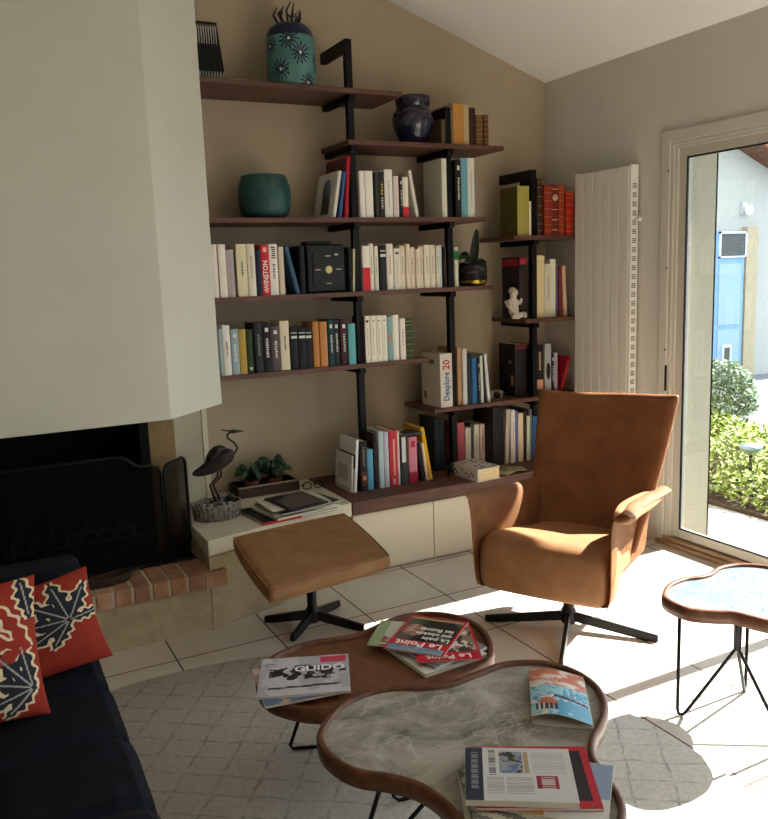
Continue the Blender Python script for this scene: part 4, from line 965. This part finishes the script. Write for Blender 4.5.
Bpts=[(.7,1.796),(.781,1.872),(.862,1.902),(.951,1.896),(1.032,1.852),(1.1,1.83),(1.195,1.838),(1.286,1.849),(1.363,1.823),(1.418,1.774),(1.447,1.697),(1.441,1.606),(1.396,1.519),(1.33,1.457),(1.265,1.413),(1.216,1.363),(1.188,1.30),(1.172,1.245),(1.145,1.19),(1.105,1.15),(1.05,1.12),(.96,1.11),(.88,1.15),(.83,1.22),(.81,1.30),(.812,1.39),(.797,1.463),(.758,1.522),(.70,1.58),(.672,1.657),(.672,1.733)]
angB=math.radians(135)
table('large cloud-shaped coffee table with a veined grey stone top',Bpts,.43,.012,mat('7a7a6e',.25,'marble'),
 [[(.80,1.62,.39),(.735,1.72,.03),(.738,1.735,.0175),(.80,1.765,.0175),(.815,1.76,.03),(1.02,1.58,.39)],
  [(1.30,1.70,.39),(1.345,1.78,.03),(1.34,1.79,.0175),(1.28,1.80,.0175),(1.265,1.795,.03),(1.12,1.60,.39)],
  [(.98,1.22,.39),(.955,1.14,.03),(.96,1.13,.0175),(1.02,1.12,.0175),(1.035,1.13,.03),(1.06,1.42,.39)]],(1.06,1.5))
Cpts=[(2.02,1.939),(2.081,1.975),(2.166,1.988),(2.229,1.972),(2.278,1.974),(2.351,1.998),(2.43,1.985),(2.49,1.94),(2.52,1.87),(2.50,1.79),(2.44,1.73),(2.405,1.665),(2.36,1.595),(2.275,1.55),(2.18,1.55),(2.115,1.58),(2.088,1.63),(2.068,1.69),(2.02,1.728),(1.972,1.78),(1.965,1.84),(1.98,1.90)]
cc=(2.225,1.80)
def rc(fx,fy):
    d=Vector((fx-cc[0],fy-cc[1],0)).normalized(); s=Vector((-d.y,d.x,0))*.008
    f=Vector((fx,fy,.0065)); 
    return [f+Vector((.006*d.x*0,0,.42)),f+Vector((0,0,.02)),f-d*.004+Vector((0,0,.004)),f-d*.018+Vector((0,0,.0)),f-d*.03+Vector((0,0,.012)),Vector((cc[0]+d.x*.008,cc[1]+d.y*.008,.25)),Vector((cc[0]+d.x*.008,cc[1]+d.y*.008,.44))]
table('small cloud-shaped side table with a mosaic top by the glass door',Cpts,.46,.010,mat('7f8f8f',.4,'mosaic'),
 [rc(2.07,1.91),rc(2.41,1.91),rc(2.225,1.585)],cc,(cc[0],cc[1],.25))
# ------------------------------------------------------------ magazines
def pixels(parent,name,M,w,h,nx,ny,fn,pal,zf=None,rough=.4):
    b=MB(); z=zf or (lambda u,v:0)
    b.grid(nx,ny,lambda u,v:((u-.5)*w,(v-.5)*h,z(u,v)),mf=fn,smooth=False,M=M)
    return b.build(name,[mat(c,rough) for c in pal],parent)
def magazine(label,cx,cy,z,w,h,th,rz,cover,grp,page='cfcbc0',fn=None,pal=None,nx=40,ny=50,texts=()):
    t=thing('magazine',label,'magazine',(cx,cy,z),rz,grp); M=Matrix.Translation((cx,cy,z))@Matrix.Rotation(rz,4,'Z')
    MB().box(-w/2+.001,w/2-.002,-h/2+.001,h/2-.001,.0006,th-.0008,M=M).build('page_block',mat(page,.8,'speckle',c2='b5b1a6',c3='dedad0',ns=300),t)
    MB().box(-w/2,w/2,-h/2,h/2,0,.0006,M=M).build('back_cover',mat(cover,.4),t)
    MB().box(-w/2,w/2,-h/2,h/2,th-.0008,th,M=M).build('front_cover',mat(cover,.4),t)
    if fn: pixels(t,'cover_print',M@Matrix.Translation((0,0,th+.0003)),w-.002,h-.002,nx,ny,fn,pal)
    for s,x,y,sz,c,sx in texts:
        b=MB(); text_geo(s,sz,M@Matrix.Translation((x,y,th+.0008)),b,extrude=.0002,sx=sx); b.build('title_lettering',mat(c,.5),t)
    return t
def fb(x,y,s=1,o=0): return noise.fractal((x*s+o,y*s+o*.7,o),1.0,2.0,4)
gA='magazines on the walnut table'
# left pair
magazine('magazine with pink and blue cover under the racing one',.793,2.168,.3605,.25,.235,.006,-.16,'b59a90',gA,fn=lambda u,v: 0 if fb(u,v,3,2)>.05 else (1 if v<.4 else 2),pal=['b3978c','5f6f8c','c4bdb0'],nx=24,ny=24)
def gu(u,v):
    if v>.80 and .68<u<.97 and (v<.97): return 1
    e=abs(v-.60+.03*math.sin(u*9)); 
    if .10<u<.97 and e<.15*(1-abs(u-.45)*.9) and fb(u,v,11,1)>-.16: return 2
    if .3<u<.8 and .36<v<.5 and fb(u,v,10,3)>.0: return 2
    if .1<u<.9 and .14+.06*u<v<.19+.06*u: return 2 if fb(u,v,12,4)>-.2 else 4
    if .06<u<.14 and .6<v<.85 and fb(u,v,6,5)>-.1: return 2
    return 3 if fb(u,v,2.2,6)>.08 else 0
magazine('magazine with black machine drawing and GUIDO title on a silver cover',.812,2.178,.3668,.268,.235,.007,-.40,'c9c8cc',gA,fn=gu,pal=['a3a2aa','b8405a','25252b','b7b6bc','6f6e76'],nx=80,ny=60,texts=[('GUIDO',.045,.035,.047,'e6e4e4',1.0)])
# right pile on walnut table
magazine('white magazine lowest in the pile under the red one',1.245,2.150,.3455,.235,.25,.012,.06,'cbc8be',gA)
magazine('grey magazine poking out at the right of the red one',1.262,2.165,.3580,.215,.25,.008,.16,'8b8c90',gA,fn=lambda u,v: 0 if fb(u,v,4,9)>0 else 1,pal=['77797e','a5a7aa'],nx=20,ny=24)
magazine('green and white magazine poking out left of the red one',1.212,2.262,.3665,.19,.23,.004,.85,'a9ad93',gA,fn=lambda u,v: (0 if fb(u,v,3,33)>-.25 else 2) if v<.86 else 1,pal=['bdbab0','8fa07a','8c4a44'],nx=16,ny=18)
def l2(u,v):
    if v>.80: return 0
    if v<.06 or u<.04 or u>.96: return 0
    return 1 if fb(u,v,4,12)>.1 else (2 if fb(u,v,5,15)>0 else 3)
magazine('second red news magazine half covered by the topmost one',1.285,2.150,.3710,.20,.27,.0035,2.72,'b01c2e',gA,fn=l2,pal=['b41f33','35363c','8a6f60','c9bfb2'],nx=30,ny=40,texts=[('Le Point',-.0,.110,.042,'dcd6d0',1.0)])
def lp(u,v):
    if v<.03 or u<.035 or u>.965 or v>.985 and False: return 0
    if v>.955: return 3
    if v>.86: return 4 if fb(u,v,6,20)>-.05 else 3
    if v>.71: return 0
    if .64>v>.1 and u>.58 and math.hypot((u-.76)*1.0,(v-.42)*1.25)<.20: return 6 if fb(u,v,8,8)>-.02 else 5
    if v>.05 and v<.1: return 7
    return 1 if fb(u,v,3,3)<.12 else 2
magazine('red bordered Le Point magazine topmost on the walnut table pile',1.256,2.213,.3745,.20,.268,.005,math.radians(128+2),'b01c2e',gA,fn=lp,pal=['b8202f','1f2120','4f5248','7f8f9c','4f7f9e','8c5a4c','b59a86','a88f5a'],nx=60,ny=80,
 texts=[('Le Point',-.0,.078,.046,'e9e4de',1.02),('La paix',-.040,.032,.034,'e6e4dc',1),('qui obsède',-.022,-.002,.030,'e6e4dc',.95),('les Russes',-.022,-.036,.030,'e6e4dc',.95)])
# magazine with the ship, curled
gB='papers on the stone topped table'
t=thing('magazine','curled magazine with an orange sky and blue ship cover','magazine',(1.30,1.583,.4185),math.radians(-53),gB)
M=Matrix.Translation((1.302,1.602,.4185))@Matrix.Rotation(math.radians(-41),4,'Z')@Matrix(((1,-.10,0,0),(0,1,0,0),(0,0,1,0),(0,0,0,1)))
zc=lambda u,v: .012+.026*math.sin(PI*min(1,u*.95+.05))**.8*(1-.25*v)*(1-.55*u)+ .004*(1-u)
def shp(u,v):
    w_=fb(u*1.2,v*3,2.4,31)
    if math.hypot((u-.30),(v-.23)*1.5)<.17 and v>.22: return 0
    if .08<u<.46 and .10<v<.22: return 4 if (int(u*38)%3<2) else 5
    if .40<u<.98 and abs(v-(.40-.12*(u-.4)))<.028: return 4
    if .55<u<.92 and .40<v<.60 and abs(((u*9)%1)-.5)<.5*(.62-v)/.22 : return 2
    if v>.62: return 0 if w_>.06 else (1 if w_>-.18 else 5)
    if v<.30 and u>.45: return 2 if w_>-.25 else 3
    return 3 if w_>.0 else (2 if w_>-.2 else 5)
pixels(t,'front_cover',M,.148,.245,64,90,shp,['b86a52','c78f80','4f93b5','8fc0d0','3b3340','cfc6bd'],zc)
MB().grid(16,16,lambda u,v:((u-.5)*.148,(v-.5)*.245,zc(u,v)-.0012),M=M).build('page_block',mat('c9c4b8',.8),t,solid=.0018)
MB().box(-.074,.078,-.1225,.1225,.0,.004,M=M).build('back_pages',mat('bdb9ae',.8),t)
# newspaper pile
magazine('wide pale magazine lowest under the newspaper',.978,1.302,.4185,.285,.215,.008,-.47,'b9b6ac',gB)
magazine('grey striped magazine second from the bottom under the newspaper',.985,1.308,.4270,.275,.215,.007,-.40,'55564f',gB,fn=lambda u,v: int((u+v)*9)%2,pal=['6f6f66','b9b5a6'],nx=40,ny=30)
magazine('magazine with ochre corner under the red bordered one',1.03,1.312,.4345,.275,.215,.006,-.80,'c6c4bd',gB,fn=lambda u,v: 1 if u+v*.4<.55 and v<.12 else (2 if u>.8 and v>.4 else 0),pal=['b7b6b2','a07a32','7f8ea6'],nx=30,ny=30)
def rd(u,v):
    if u<.04 or u>.93 or v<.09 or v>.93: return 0
    if .2<u<.8 and .09<v<.13: return 2
    return 1
magazine('red bordered black magazine under the newspaper',1.02,1.342,.4410,.262,.225,.007,-.54,'a51c2c',gB,fn=rd,pal=['a8202f','24201f','c9bda6'],nx=50,ny=40)
def nw(u,v):
    if u<.17: return 2 if not(.06<u<.12 and .2<v<.9 and int(v*60)%2) else 3
    if .32<u<.55 and .50<v<.93: return [4,3,5][int(2.99*min(.999,max(0,.5+.8*fb(u,v,8,2))))]
    if .55<u<.60 and .50<v<.93: return 6
    if .66<u<.86 and .22<v<.46: return 1 if not (int(v*50)%2 and .7<u<.82) else 0
    if .22<u<.29 and .45<v<.95: return 2 if int(v*50)%2 else 0
    if (.2<u<.36 or .38<u<.62) and .12<v<.44: return 3 if int(v*70)%2 else 0
    if .63<u<.95 and .5<v<.93: return 7 if int(v*70)%2 else 0
    return 0
magazine('folded newspaper with a small red box, topmost on the stone table',.985,1.347,.4485,.235,.195,.013,-.57,'b9bab8',gB,fn=nw,pal=['bcbdbb','8f2a38','2b3040','8a8c90','5b6f96','3a3a3c','a58a66','a3a5a6'],nx=90,ny=80)
# ------------------------------------------------------------ armchair
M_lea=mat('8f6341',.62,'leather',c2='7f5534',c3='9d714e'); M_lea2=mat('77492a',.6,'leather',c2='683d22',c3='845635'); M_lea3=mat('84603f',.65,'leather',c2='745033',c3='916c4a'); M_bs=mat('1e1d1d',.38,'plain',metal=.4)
AC=thing('armchair','high-backed tan leather swivel armchair with flared armrests','armchair',(2.225,2.67,0),math.radians(210))
CM=WM(AC)
NS=14
def smooth_closed(P): return P
# seat cushion
def seatfn(u,v):
    # u across (-y..y), v around profile front bottom -> top -> back
    P=[(.20,.235),(.285,.238),(.322,.262),(.336,.32),(.335,.39),(.312,.445),(.25,.468),(.12,.452),(-.02,.43),(-.16,.405),(-.30,.39),(-.33,.33),(-.30,.25),(-.10,.235)]
    return P
prf=spline(seatfn(0,0),4,True); npf=len(prf)
def seat(u,v):
    p=prf[int(round(v*npf))%npf]; y=(u-.5)*2; e=abs(y)
    wy=.276-.058*max(0,min(1,(.22-p[0])/.25)); cx,cz=.0,.345
    k=(1-max(0,(e-.80)/.2)**2.2*.22); kx=(1-max(0,(e-.80)/.2)**2.2*.07)
    zc=cz+(p[1]-cz)*k; xc=cx+(p[0]-cx)*kx+ .012*(1-e*e)*(1 if p[0]>.2 else 0)
    return (xc,y*wy,zc+ .008*(1-e*e)*(1 if p[1]>.4 else 0))
b=MB(); b.grid(28,npf,seat,M=CM)
vs0=len(b.v)
for uu in (0,1):
    ring=[seat(uu,j/npf) for j in range(npf)]; b.add(ring,[tuple(range(npf)) if uu==0 else tuple(range(npf-1,-1,-1))],0,True,CM)
b.build('seat',M_lea,AC,weld=True,sub=1)
# backrest
def back(u,v):
    s=(u-.5)*2; t=v
    wdt=.245+.080*t+.006*math.sin(t*PI)
    y=s*wdt+.022*t+.004; x=-.175-.27*t-.02*math.sin(PI*t)+.045*(s*s)*(1-.55*t)+.012*s**6
    z=.33+.64*t+.012*(abs(s)**5)*t+.004*math.sin(s*3.0)*t
    return (x,y,z)
def thick(fn,nu,nv,th,M,b,edge=.5):
    # closed slab with rounded border around a surface
    def nrm(u,v):
        e=1e-3; a=Vector(fn(min(1,u+e),v))-Vector(fn(max(0,u-e),v)); c=Vector(fn(u,min(1,v+e)))-Vector(fn(u,max(0,v-e))); return a.cross(c).normalized()
    F_=[];B_=[]
    for j in range(nv+1):
        for i in range(nu+1):
            u,v=i/nu,j/nv; p=Vector(fn(u,v)); n=nrm(u,v)
            d=min(u,1-u,v,1-v)
            w=1-.55*max(0,1-min(u,1-u)*nu/1.5)**2-.0
            w2=1-.55*max(0,1-min(v,1-v)*nv/1.5)**2
            w=min(w,w2)
            F_.append(p+n*th/2*w); B_.append(p-n*th/2*w)
    vs=F_+B_; N=len(F_); fs=[]
    W_=nu+1
    for j in range(nv):
        for i in range(nu):
            a=j*W_+i; fs.append((a,a+1,a+W_+1,a+W_)); fs.append((N+a,N+a+W_,N+a+W_+1,N+a+1))
    for i in range(nu):
        a=i; fs.append((a,N+a,N+a+1,a+1)); a=nv*W_+i; fs.append((a,a+1,N+a+1,N+a))
    for j in range(nv):
        a=j*W_; fs.append((a,a+W_,N+a+W_,N+a)); a=j*W_+nu; fs.append((a,N+a,N+a+W_,a+W_))
    b.add(vs,fs,0,True,M)
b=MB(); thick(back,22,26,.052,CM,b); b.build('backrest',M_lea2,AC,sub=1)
b=MB(); b.tube([back(0.5,.04+.9*k/20) for k in range(21)],.0018,6,M=CM@Matrix.Translation((.026,0,0))); b.tube([back(.1+.8*k/16,.38+.03*math.sin(k/16*PI)) for k in range(17)],.0018,6,M=CM@Matrix.Translation((.0265,0,0))); b.build('back_seam',mat('5e3a1c',.7),AC)
# armrests
prA=[(Vector((.240,.256))),(Vector((.272,.256))),Vector((.284,.31)),Vector((.287,.40)),Vector((.289,.49)),Vector((.292,.55)),Vector((.300,.592)),Vector((.320,.616)),Vector((.346,.618)),Vector((.376,.600))]
prA=spline([tuple(p) for p in prA],2,False); nA=len(prA)-1
def armfn(sgn):
    def f(u,v):
        p=prA[min(nA,int(round(v*nA)))]; zz=(p[1]-.262)/.36
        xf=.322+.022*zz; xr=-.35-.05*zz*zz
        x=xr+(xf-xr)*u
        zs=.258+(p[1]-.256)*(.86+.21*u)
        lip=max(0,(zz-.93)/.07)
        q_=max(0,min(1,(1-u)/.45)); q_=q_*q_*(3-2*q_)
        y=p[0]-(.100 if sgn<0 else .055)*q_*(1-.25*min(1,zz))
        return (x,sgn*y,zs+.0)
    return f
for sgn in (1,-1):
    b=MB(); thick(armfn(sgn),20,nA,.034,CM,b)
    if sgn<0: b.f=[f[::-1] for f in b.f]
    q=b.build('armrest',M_lea,AC,sub=1)
    fn=armfn(sgn)
    b=MB(); b.tube([Vector(fn(1,j/nA))+Vector((.0005,0,.0)) for j in range(2,nA-5)],.0026,6,M=CM); b.build('piping',mat('7d4e22',.6),q)
    def pad(u,v):
        a=2*PI*v; e=math.sin(PI*min(1,max(0,u)))**.28 if 0<u<1 else 0
        q_=max(0,min(1,(1-u)/.45)); q_=q_*q_*(3-2*q_)
        x=-.34+.70*u; yc=(.333 if sgn<0 else .318)-(.078 if sgn<0 else .030)*q_; zc_=(.575+.052*u) if sgn<0 else (.553+.062*u)
        ca,sa=math.cos(a),math.sin(a); ca=math.copysign(abs(ca)**.7,ca); sa=math.copysign(abs(sa)**.8,sa)
        return (x,sgn*(yc+.047*e*ca),zc_+.021*e*sa-.010*ca*e)
    if sgn>0:
        b=MB(); b.grid(26,20,pad,M=CM); b.build('arm_pad',M_lea,AC,weld=True,sub=1)
# swivel base
def star(root,M,tips,hz,ztop,hubr=.032,colr=.024,wl=.5):
    b=MB().lathe([(hubr*.9,.022),(hubr,.03),(hubr,hz+.02),(hubr*.8,hz+.03),(colr,hz+.035),(colr,ztop)],(0,0,0),24,M=M); b.build('swivel_column',M_bs,root)
    for (x,y) in tips:
        L_=math.hypot(x,y); a=math.atan2(y,x); R_=M@Matrix.Rotation(a,4,'Z')
        b=MB(); n=6; vs=[]
        for k in range(n+1):
            t=k/n; r=.02+(L_-.02)*t; w_=(.026-.008*t)*wl; z1=hz+.012-(hz-.018)*t; z0=max(.002,hz-.028-(hz-.028)*t*1.15) if t<1 else .002
            vs+=[(r,-w_,z0),(r,w_,z0),(r,w_*.8,z1),(r,-w_*.8,z1)]
        fs=[(3,2,1,0),(n*4,n*4+1,n*4+2,n*4+3)]
        for k in range(n):
            for j in range(4): fs.append((k*4+j,k*4+(j+1)%4,(k+1)*4+(j+1)%4,(k+1)*4+j))
        b.add(vs,fs,0,False,R_); b.build('leg',M_bs,root,bevel=.004)
star(AC,CM,[(.115,-.345),(-.03,.375),(.355,.10),(-.36,-.10)],.062,.245)
# ------------------------------------------------------------ footstool
FS=thing('footstool','tan leather footstool on a black star base beside the armchair','footstool',(1.275,3.275,0),0)
FT=[(.957,3.378),(1.529,3.441),(1.506,2.928),(.932,2.84)]  # far-left, far-right, near-right, near-left
def stool(u,v,top):
    a=Vector(FT[3]).lerp(Vector(FT[2]),u); c=Vector(FT[0]).lerp(Vector(FT[1]),u); p=a.lerp(c,v)
    cx,cy=1.231,3.147
    s=(u-.5)*2; t=(v-.5)*2
    k=1-.035*(abs(s*t))**2
    z=.385+.055*v
    bul=(1-abs(s)**3.2)*(1-abs(t)**3.2)
    p=Vector((cx,cy))+(p-Vector((cx,cy)))*k
    th=(.016*bul**.5 if top else -(.050+.030*bul**.6))
    return (p.x,p.y,z+th)
b=MB(); b.grid(24,24,lambda u,v: stool(u,v,True)); b.grid(24,24,lambda u,v: stool(1-u,v,False))
ring=lambda q: stool(*( (q*4,0) if q<.25 else ((1,(q-.25)*4) if q<.5 else ((1-(q-.5)*4,1) if q<.75 else (0,max(0,1-(q-.75)*4))))),True)
def wall_(u,v):
    x,y,z=ring(min(u,1)); k=1+.012*math.sin(PI*v); return (1.231+(x-1.231)*k,3.147+(y-3.147)*k,z-.050*(1-v))
b.grid(96,5,wall_)
b.build('cushion',M_lea3,FS,weld=True)
b=MB(); rim=[stool(k/12,0,True) for k in range(12)]+[stool(1,k/12,True) for k in range(12)]+[stool(1-k/12,1,True) for k in range(12)]+[stool(0,1-k/12,True) for k in range(12)]
b.tube([(x,y,z) for x,y,z in rim],.004,8,closed=True).tube([(x,y,z-.05) for x,y,z in rim],.004,8,closed=True); b.build('edge_piping',M_lea3,FS)
star(FS,Matrix.Translation((1.275,3.275,0)),[(-.172,.156),(.172,-.172),(-.142,-.105),(.191,.143)],.062,.36,.03,.022,.62)
# ------------------------------------------------------------ sofa
M_nv=mat('0e141d',.9,'fabric',c2='090d14',spec=.15)
SF=thing('sofa','dark navy velvet sofa at the left edge of the room','sofa',(-.1,2.0,0),0)
def rbox(x0,x1,y0,y1,z0,z1,r,name,par=SF,m=None,sub=0):
    return MB().box(x0,x1,y0,y1,z0,z1).build(name,m or M_nv,par,bevel=r)
def seatpad(u,v):
    # u along y, v from back to front edge and down
    y=1.405+(2.612-1.405)*u
    P=[(-.40,.425),(.20,.425),(.255,.418),(.283,.392),(.292,.34),(.288,.16)]
    q=v*5; i=min(4,int(q)); f=q-i; x=P[i][0]+(P[i+1][0]-P[i][0])*f; z=P[i][1]+(P[i+1][1]-P[i][1])*f
    if i<1: pass
    cr=0
    for yc in (1.70,2.03,2.33): cr-= .020*math.exp(-((y-yc-.03*math.sin(x*6))/.022)**2)
    for xc in (-.06,): cr-= .016*math.exp(-((x-xc)/.02)**2)*(1 if i<2 else 0)
    cr+=.006*noise.noise((x*6,y*6,1))+.004*noise.noise((x*22,y*9,4))
    if i<3: z+=cr
    else: x+=cr*.5
    return (x,y,z)
b=MB(); b.grid(110,60,seatpad); b.build('seat_cushion',M_nv,SF,sub=1)
rbox(-.62,.270,1.42,2.60,.10,.34,.02,'seat_base')
rbox(-.66,.272,2.615,2.80,.06,.685,.035,'arm'); rbox(-.66,.235,1.17,1.395,.06,.66,.06,'arm')
rbox(-.70,-.42,1.20,2.80,.06,.84,.06,'sofa_back')
b=MB()
for x in (-.6,.2):
    for y in (1.24,2.72): 
        MB().tube([(x,y,.0125),(x,y,.065)],.02,12).build('foot',M_blk,SF)
# red cushions
def fan(leaves_):
    def f(u,v):
        best=0
        for (bx,by,ang,L_,W_,dark) in leaves_:
            dx,dy=u-bx,v-by; s=(dx*math.cos(ang)+dy*math.sin(ang))/L_; t=(-dx*math.sin(ang)+dy*math.cos(ang))
            if -.06<s<1.08:
                ss=min(1,max(0,s)); wd=W_*(math.sin(PI*min(1,ss*.93+.05))**.65)*(.80+.26*math.cos(ss*PI*7+ang*3))
                if abs(t)<.006 and dark and s>.05 and s<.9: return 3
                if abs(t)<wd: best=2 if dark else max(best,4)
                elif abs(t)<wd+.022 and best!=2: best=max(best,1)
        return {0:0,1:1,2:2,4:0}[best]
    return f
def cushion(label,c,w,h,rot,pat,th=.11):
    t=thing('cushion',label,'cushion',c,0,'red leaf cushions on the sofa',rot=rot)
    def sh(u,v,side):
        s=(u-.5)*2; q=(v-.5)*2
        k=1-.07*(1-abs(q)**2.0)*abs(s)**3; k2=1-.07*(1-abs(s)**2.0)*abs(q)**3
        bul=max(0,(1-abs(s)**2.4)*(1-abs(q)**2.4))**.55
        return (s*w/2*k,side*(th/2*bul+.004),q*h/2*k2)
    b=MB(); nn=150
    b.grid(nn,nn,lambda u,v: sh(u,v,-1),mf=lambda u,v: pat(u,v))
    b.build('front_panel',[mat('8e2c1c',.85,'fabric',c2='7e2517'),mat('c9b896',.85),mat('1d2027',.85),mat('8f8c86',.85)],t,local=True)
    MB().grid(30,30,lambda u,v: sh(1-u,v,1)).build('back_panel',mat('8a2818',.85,'fabric',c2='7a2214'),t,local=True)
    return t
R_=math.radians
cushion('red cushion with a black leaf spray, leaning on the sofa arm by the fireplace',(.098,2.50,.548),.39,.28,(R_(-20),R_(-9),0),
 fan([(.78,.52,R_(100),.42,.085,1),(.78,.52,R_(62),.36,.075,1),(.78,.52,R_(135),.40,.075,1),(.78,.52,R_(172),.44,.07,1),(.78,.52,R_(205),.40,.065,1),(.78,.52,R_(235),.28,.06,1),(.78,.52,R_(5),.25,.05,1),(.1,.1,R_(40),.3,.06,1)]))
cushion('red cushion with a black leaf spray near its foot, nearer the camera',(-.095,2.27,.608),.42,.37,(R_(-16),R_(2),R_(6)),
 fan([(.92,.22,R_(100),.34,.06,1),(.92,.22,R_(128),.38,.06,1),(.92,.22,R_(160),.36,.055,1),(.92,.22,R_(195),.33,.055,1),(.92,.22,R_(225),.25,.05,1),(.95,.72,R_(100),.28,.06,1),
      (.92,.52,R_(120),.36,.05,0),(.92,.52,R_(165),.42,.05,0),(.92,.52,R_(200),.36,.05,0),(.3,.3,R_(80),.35,.06,1)]))
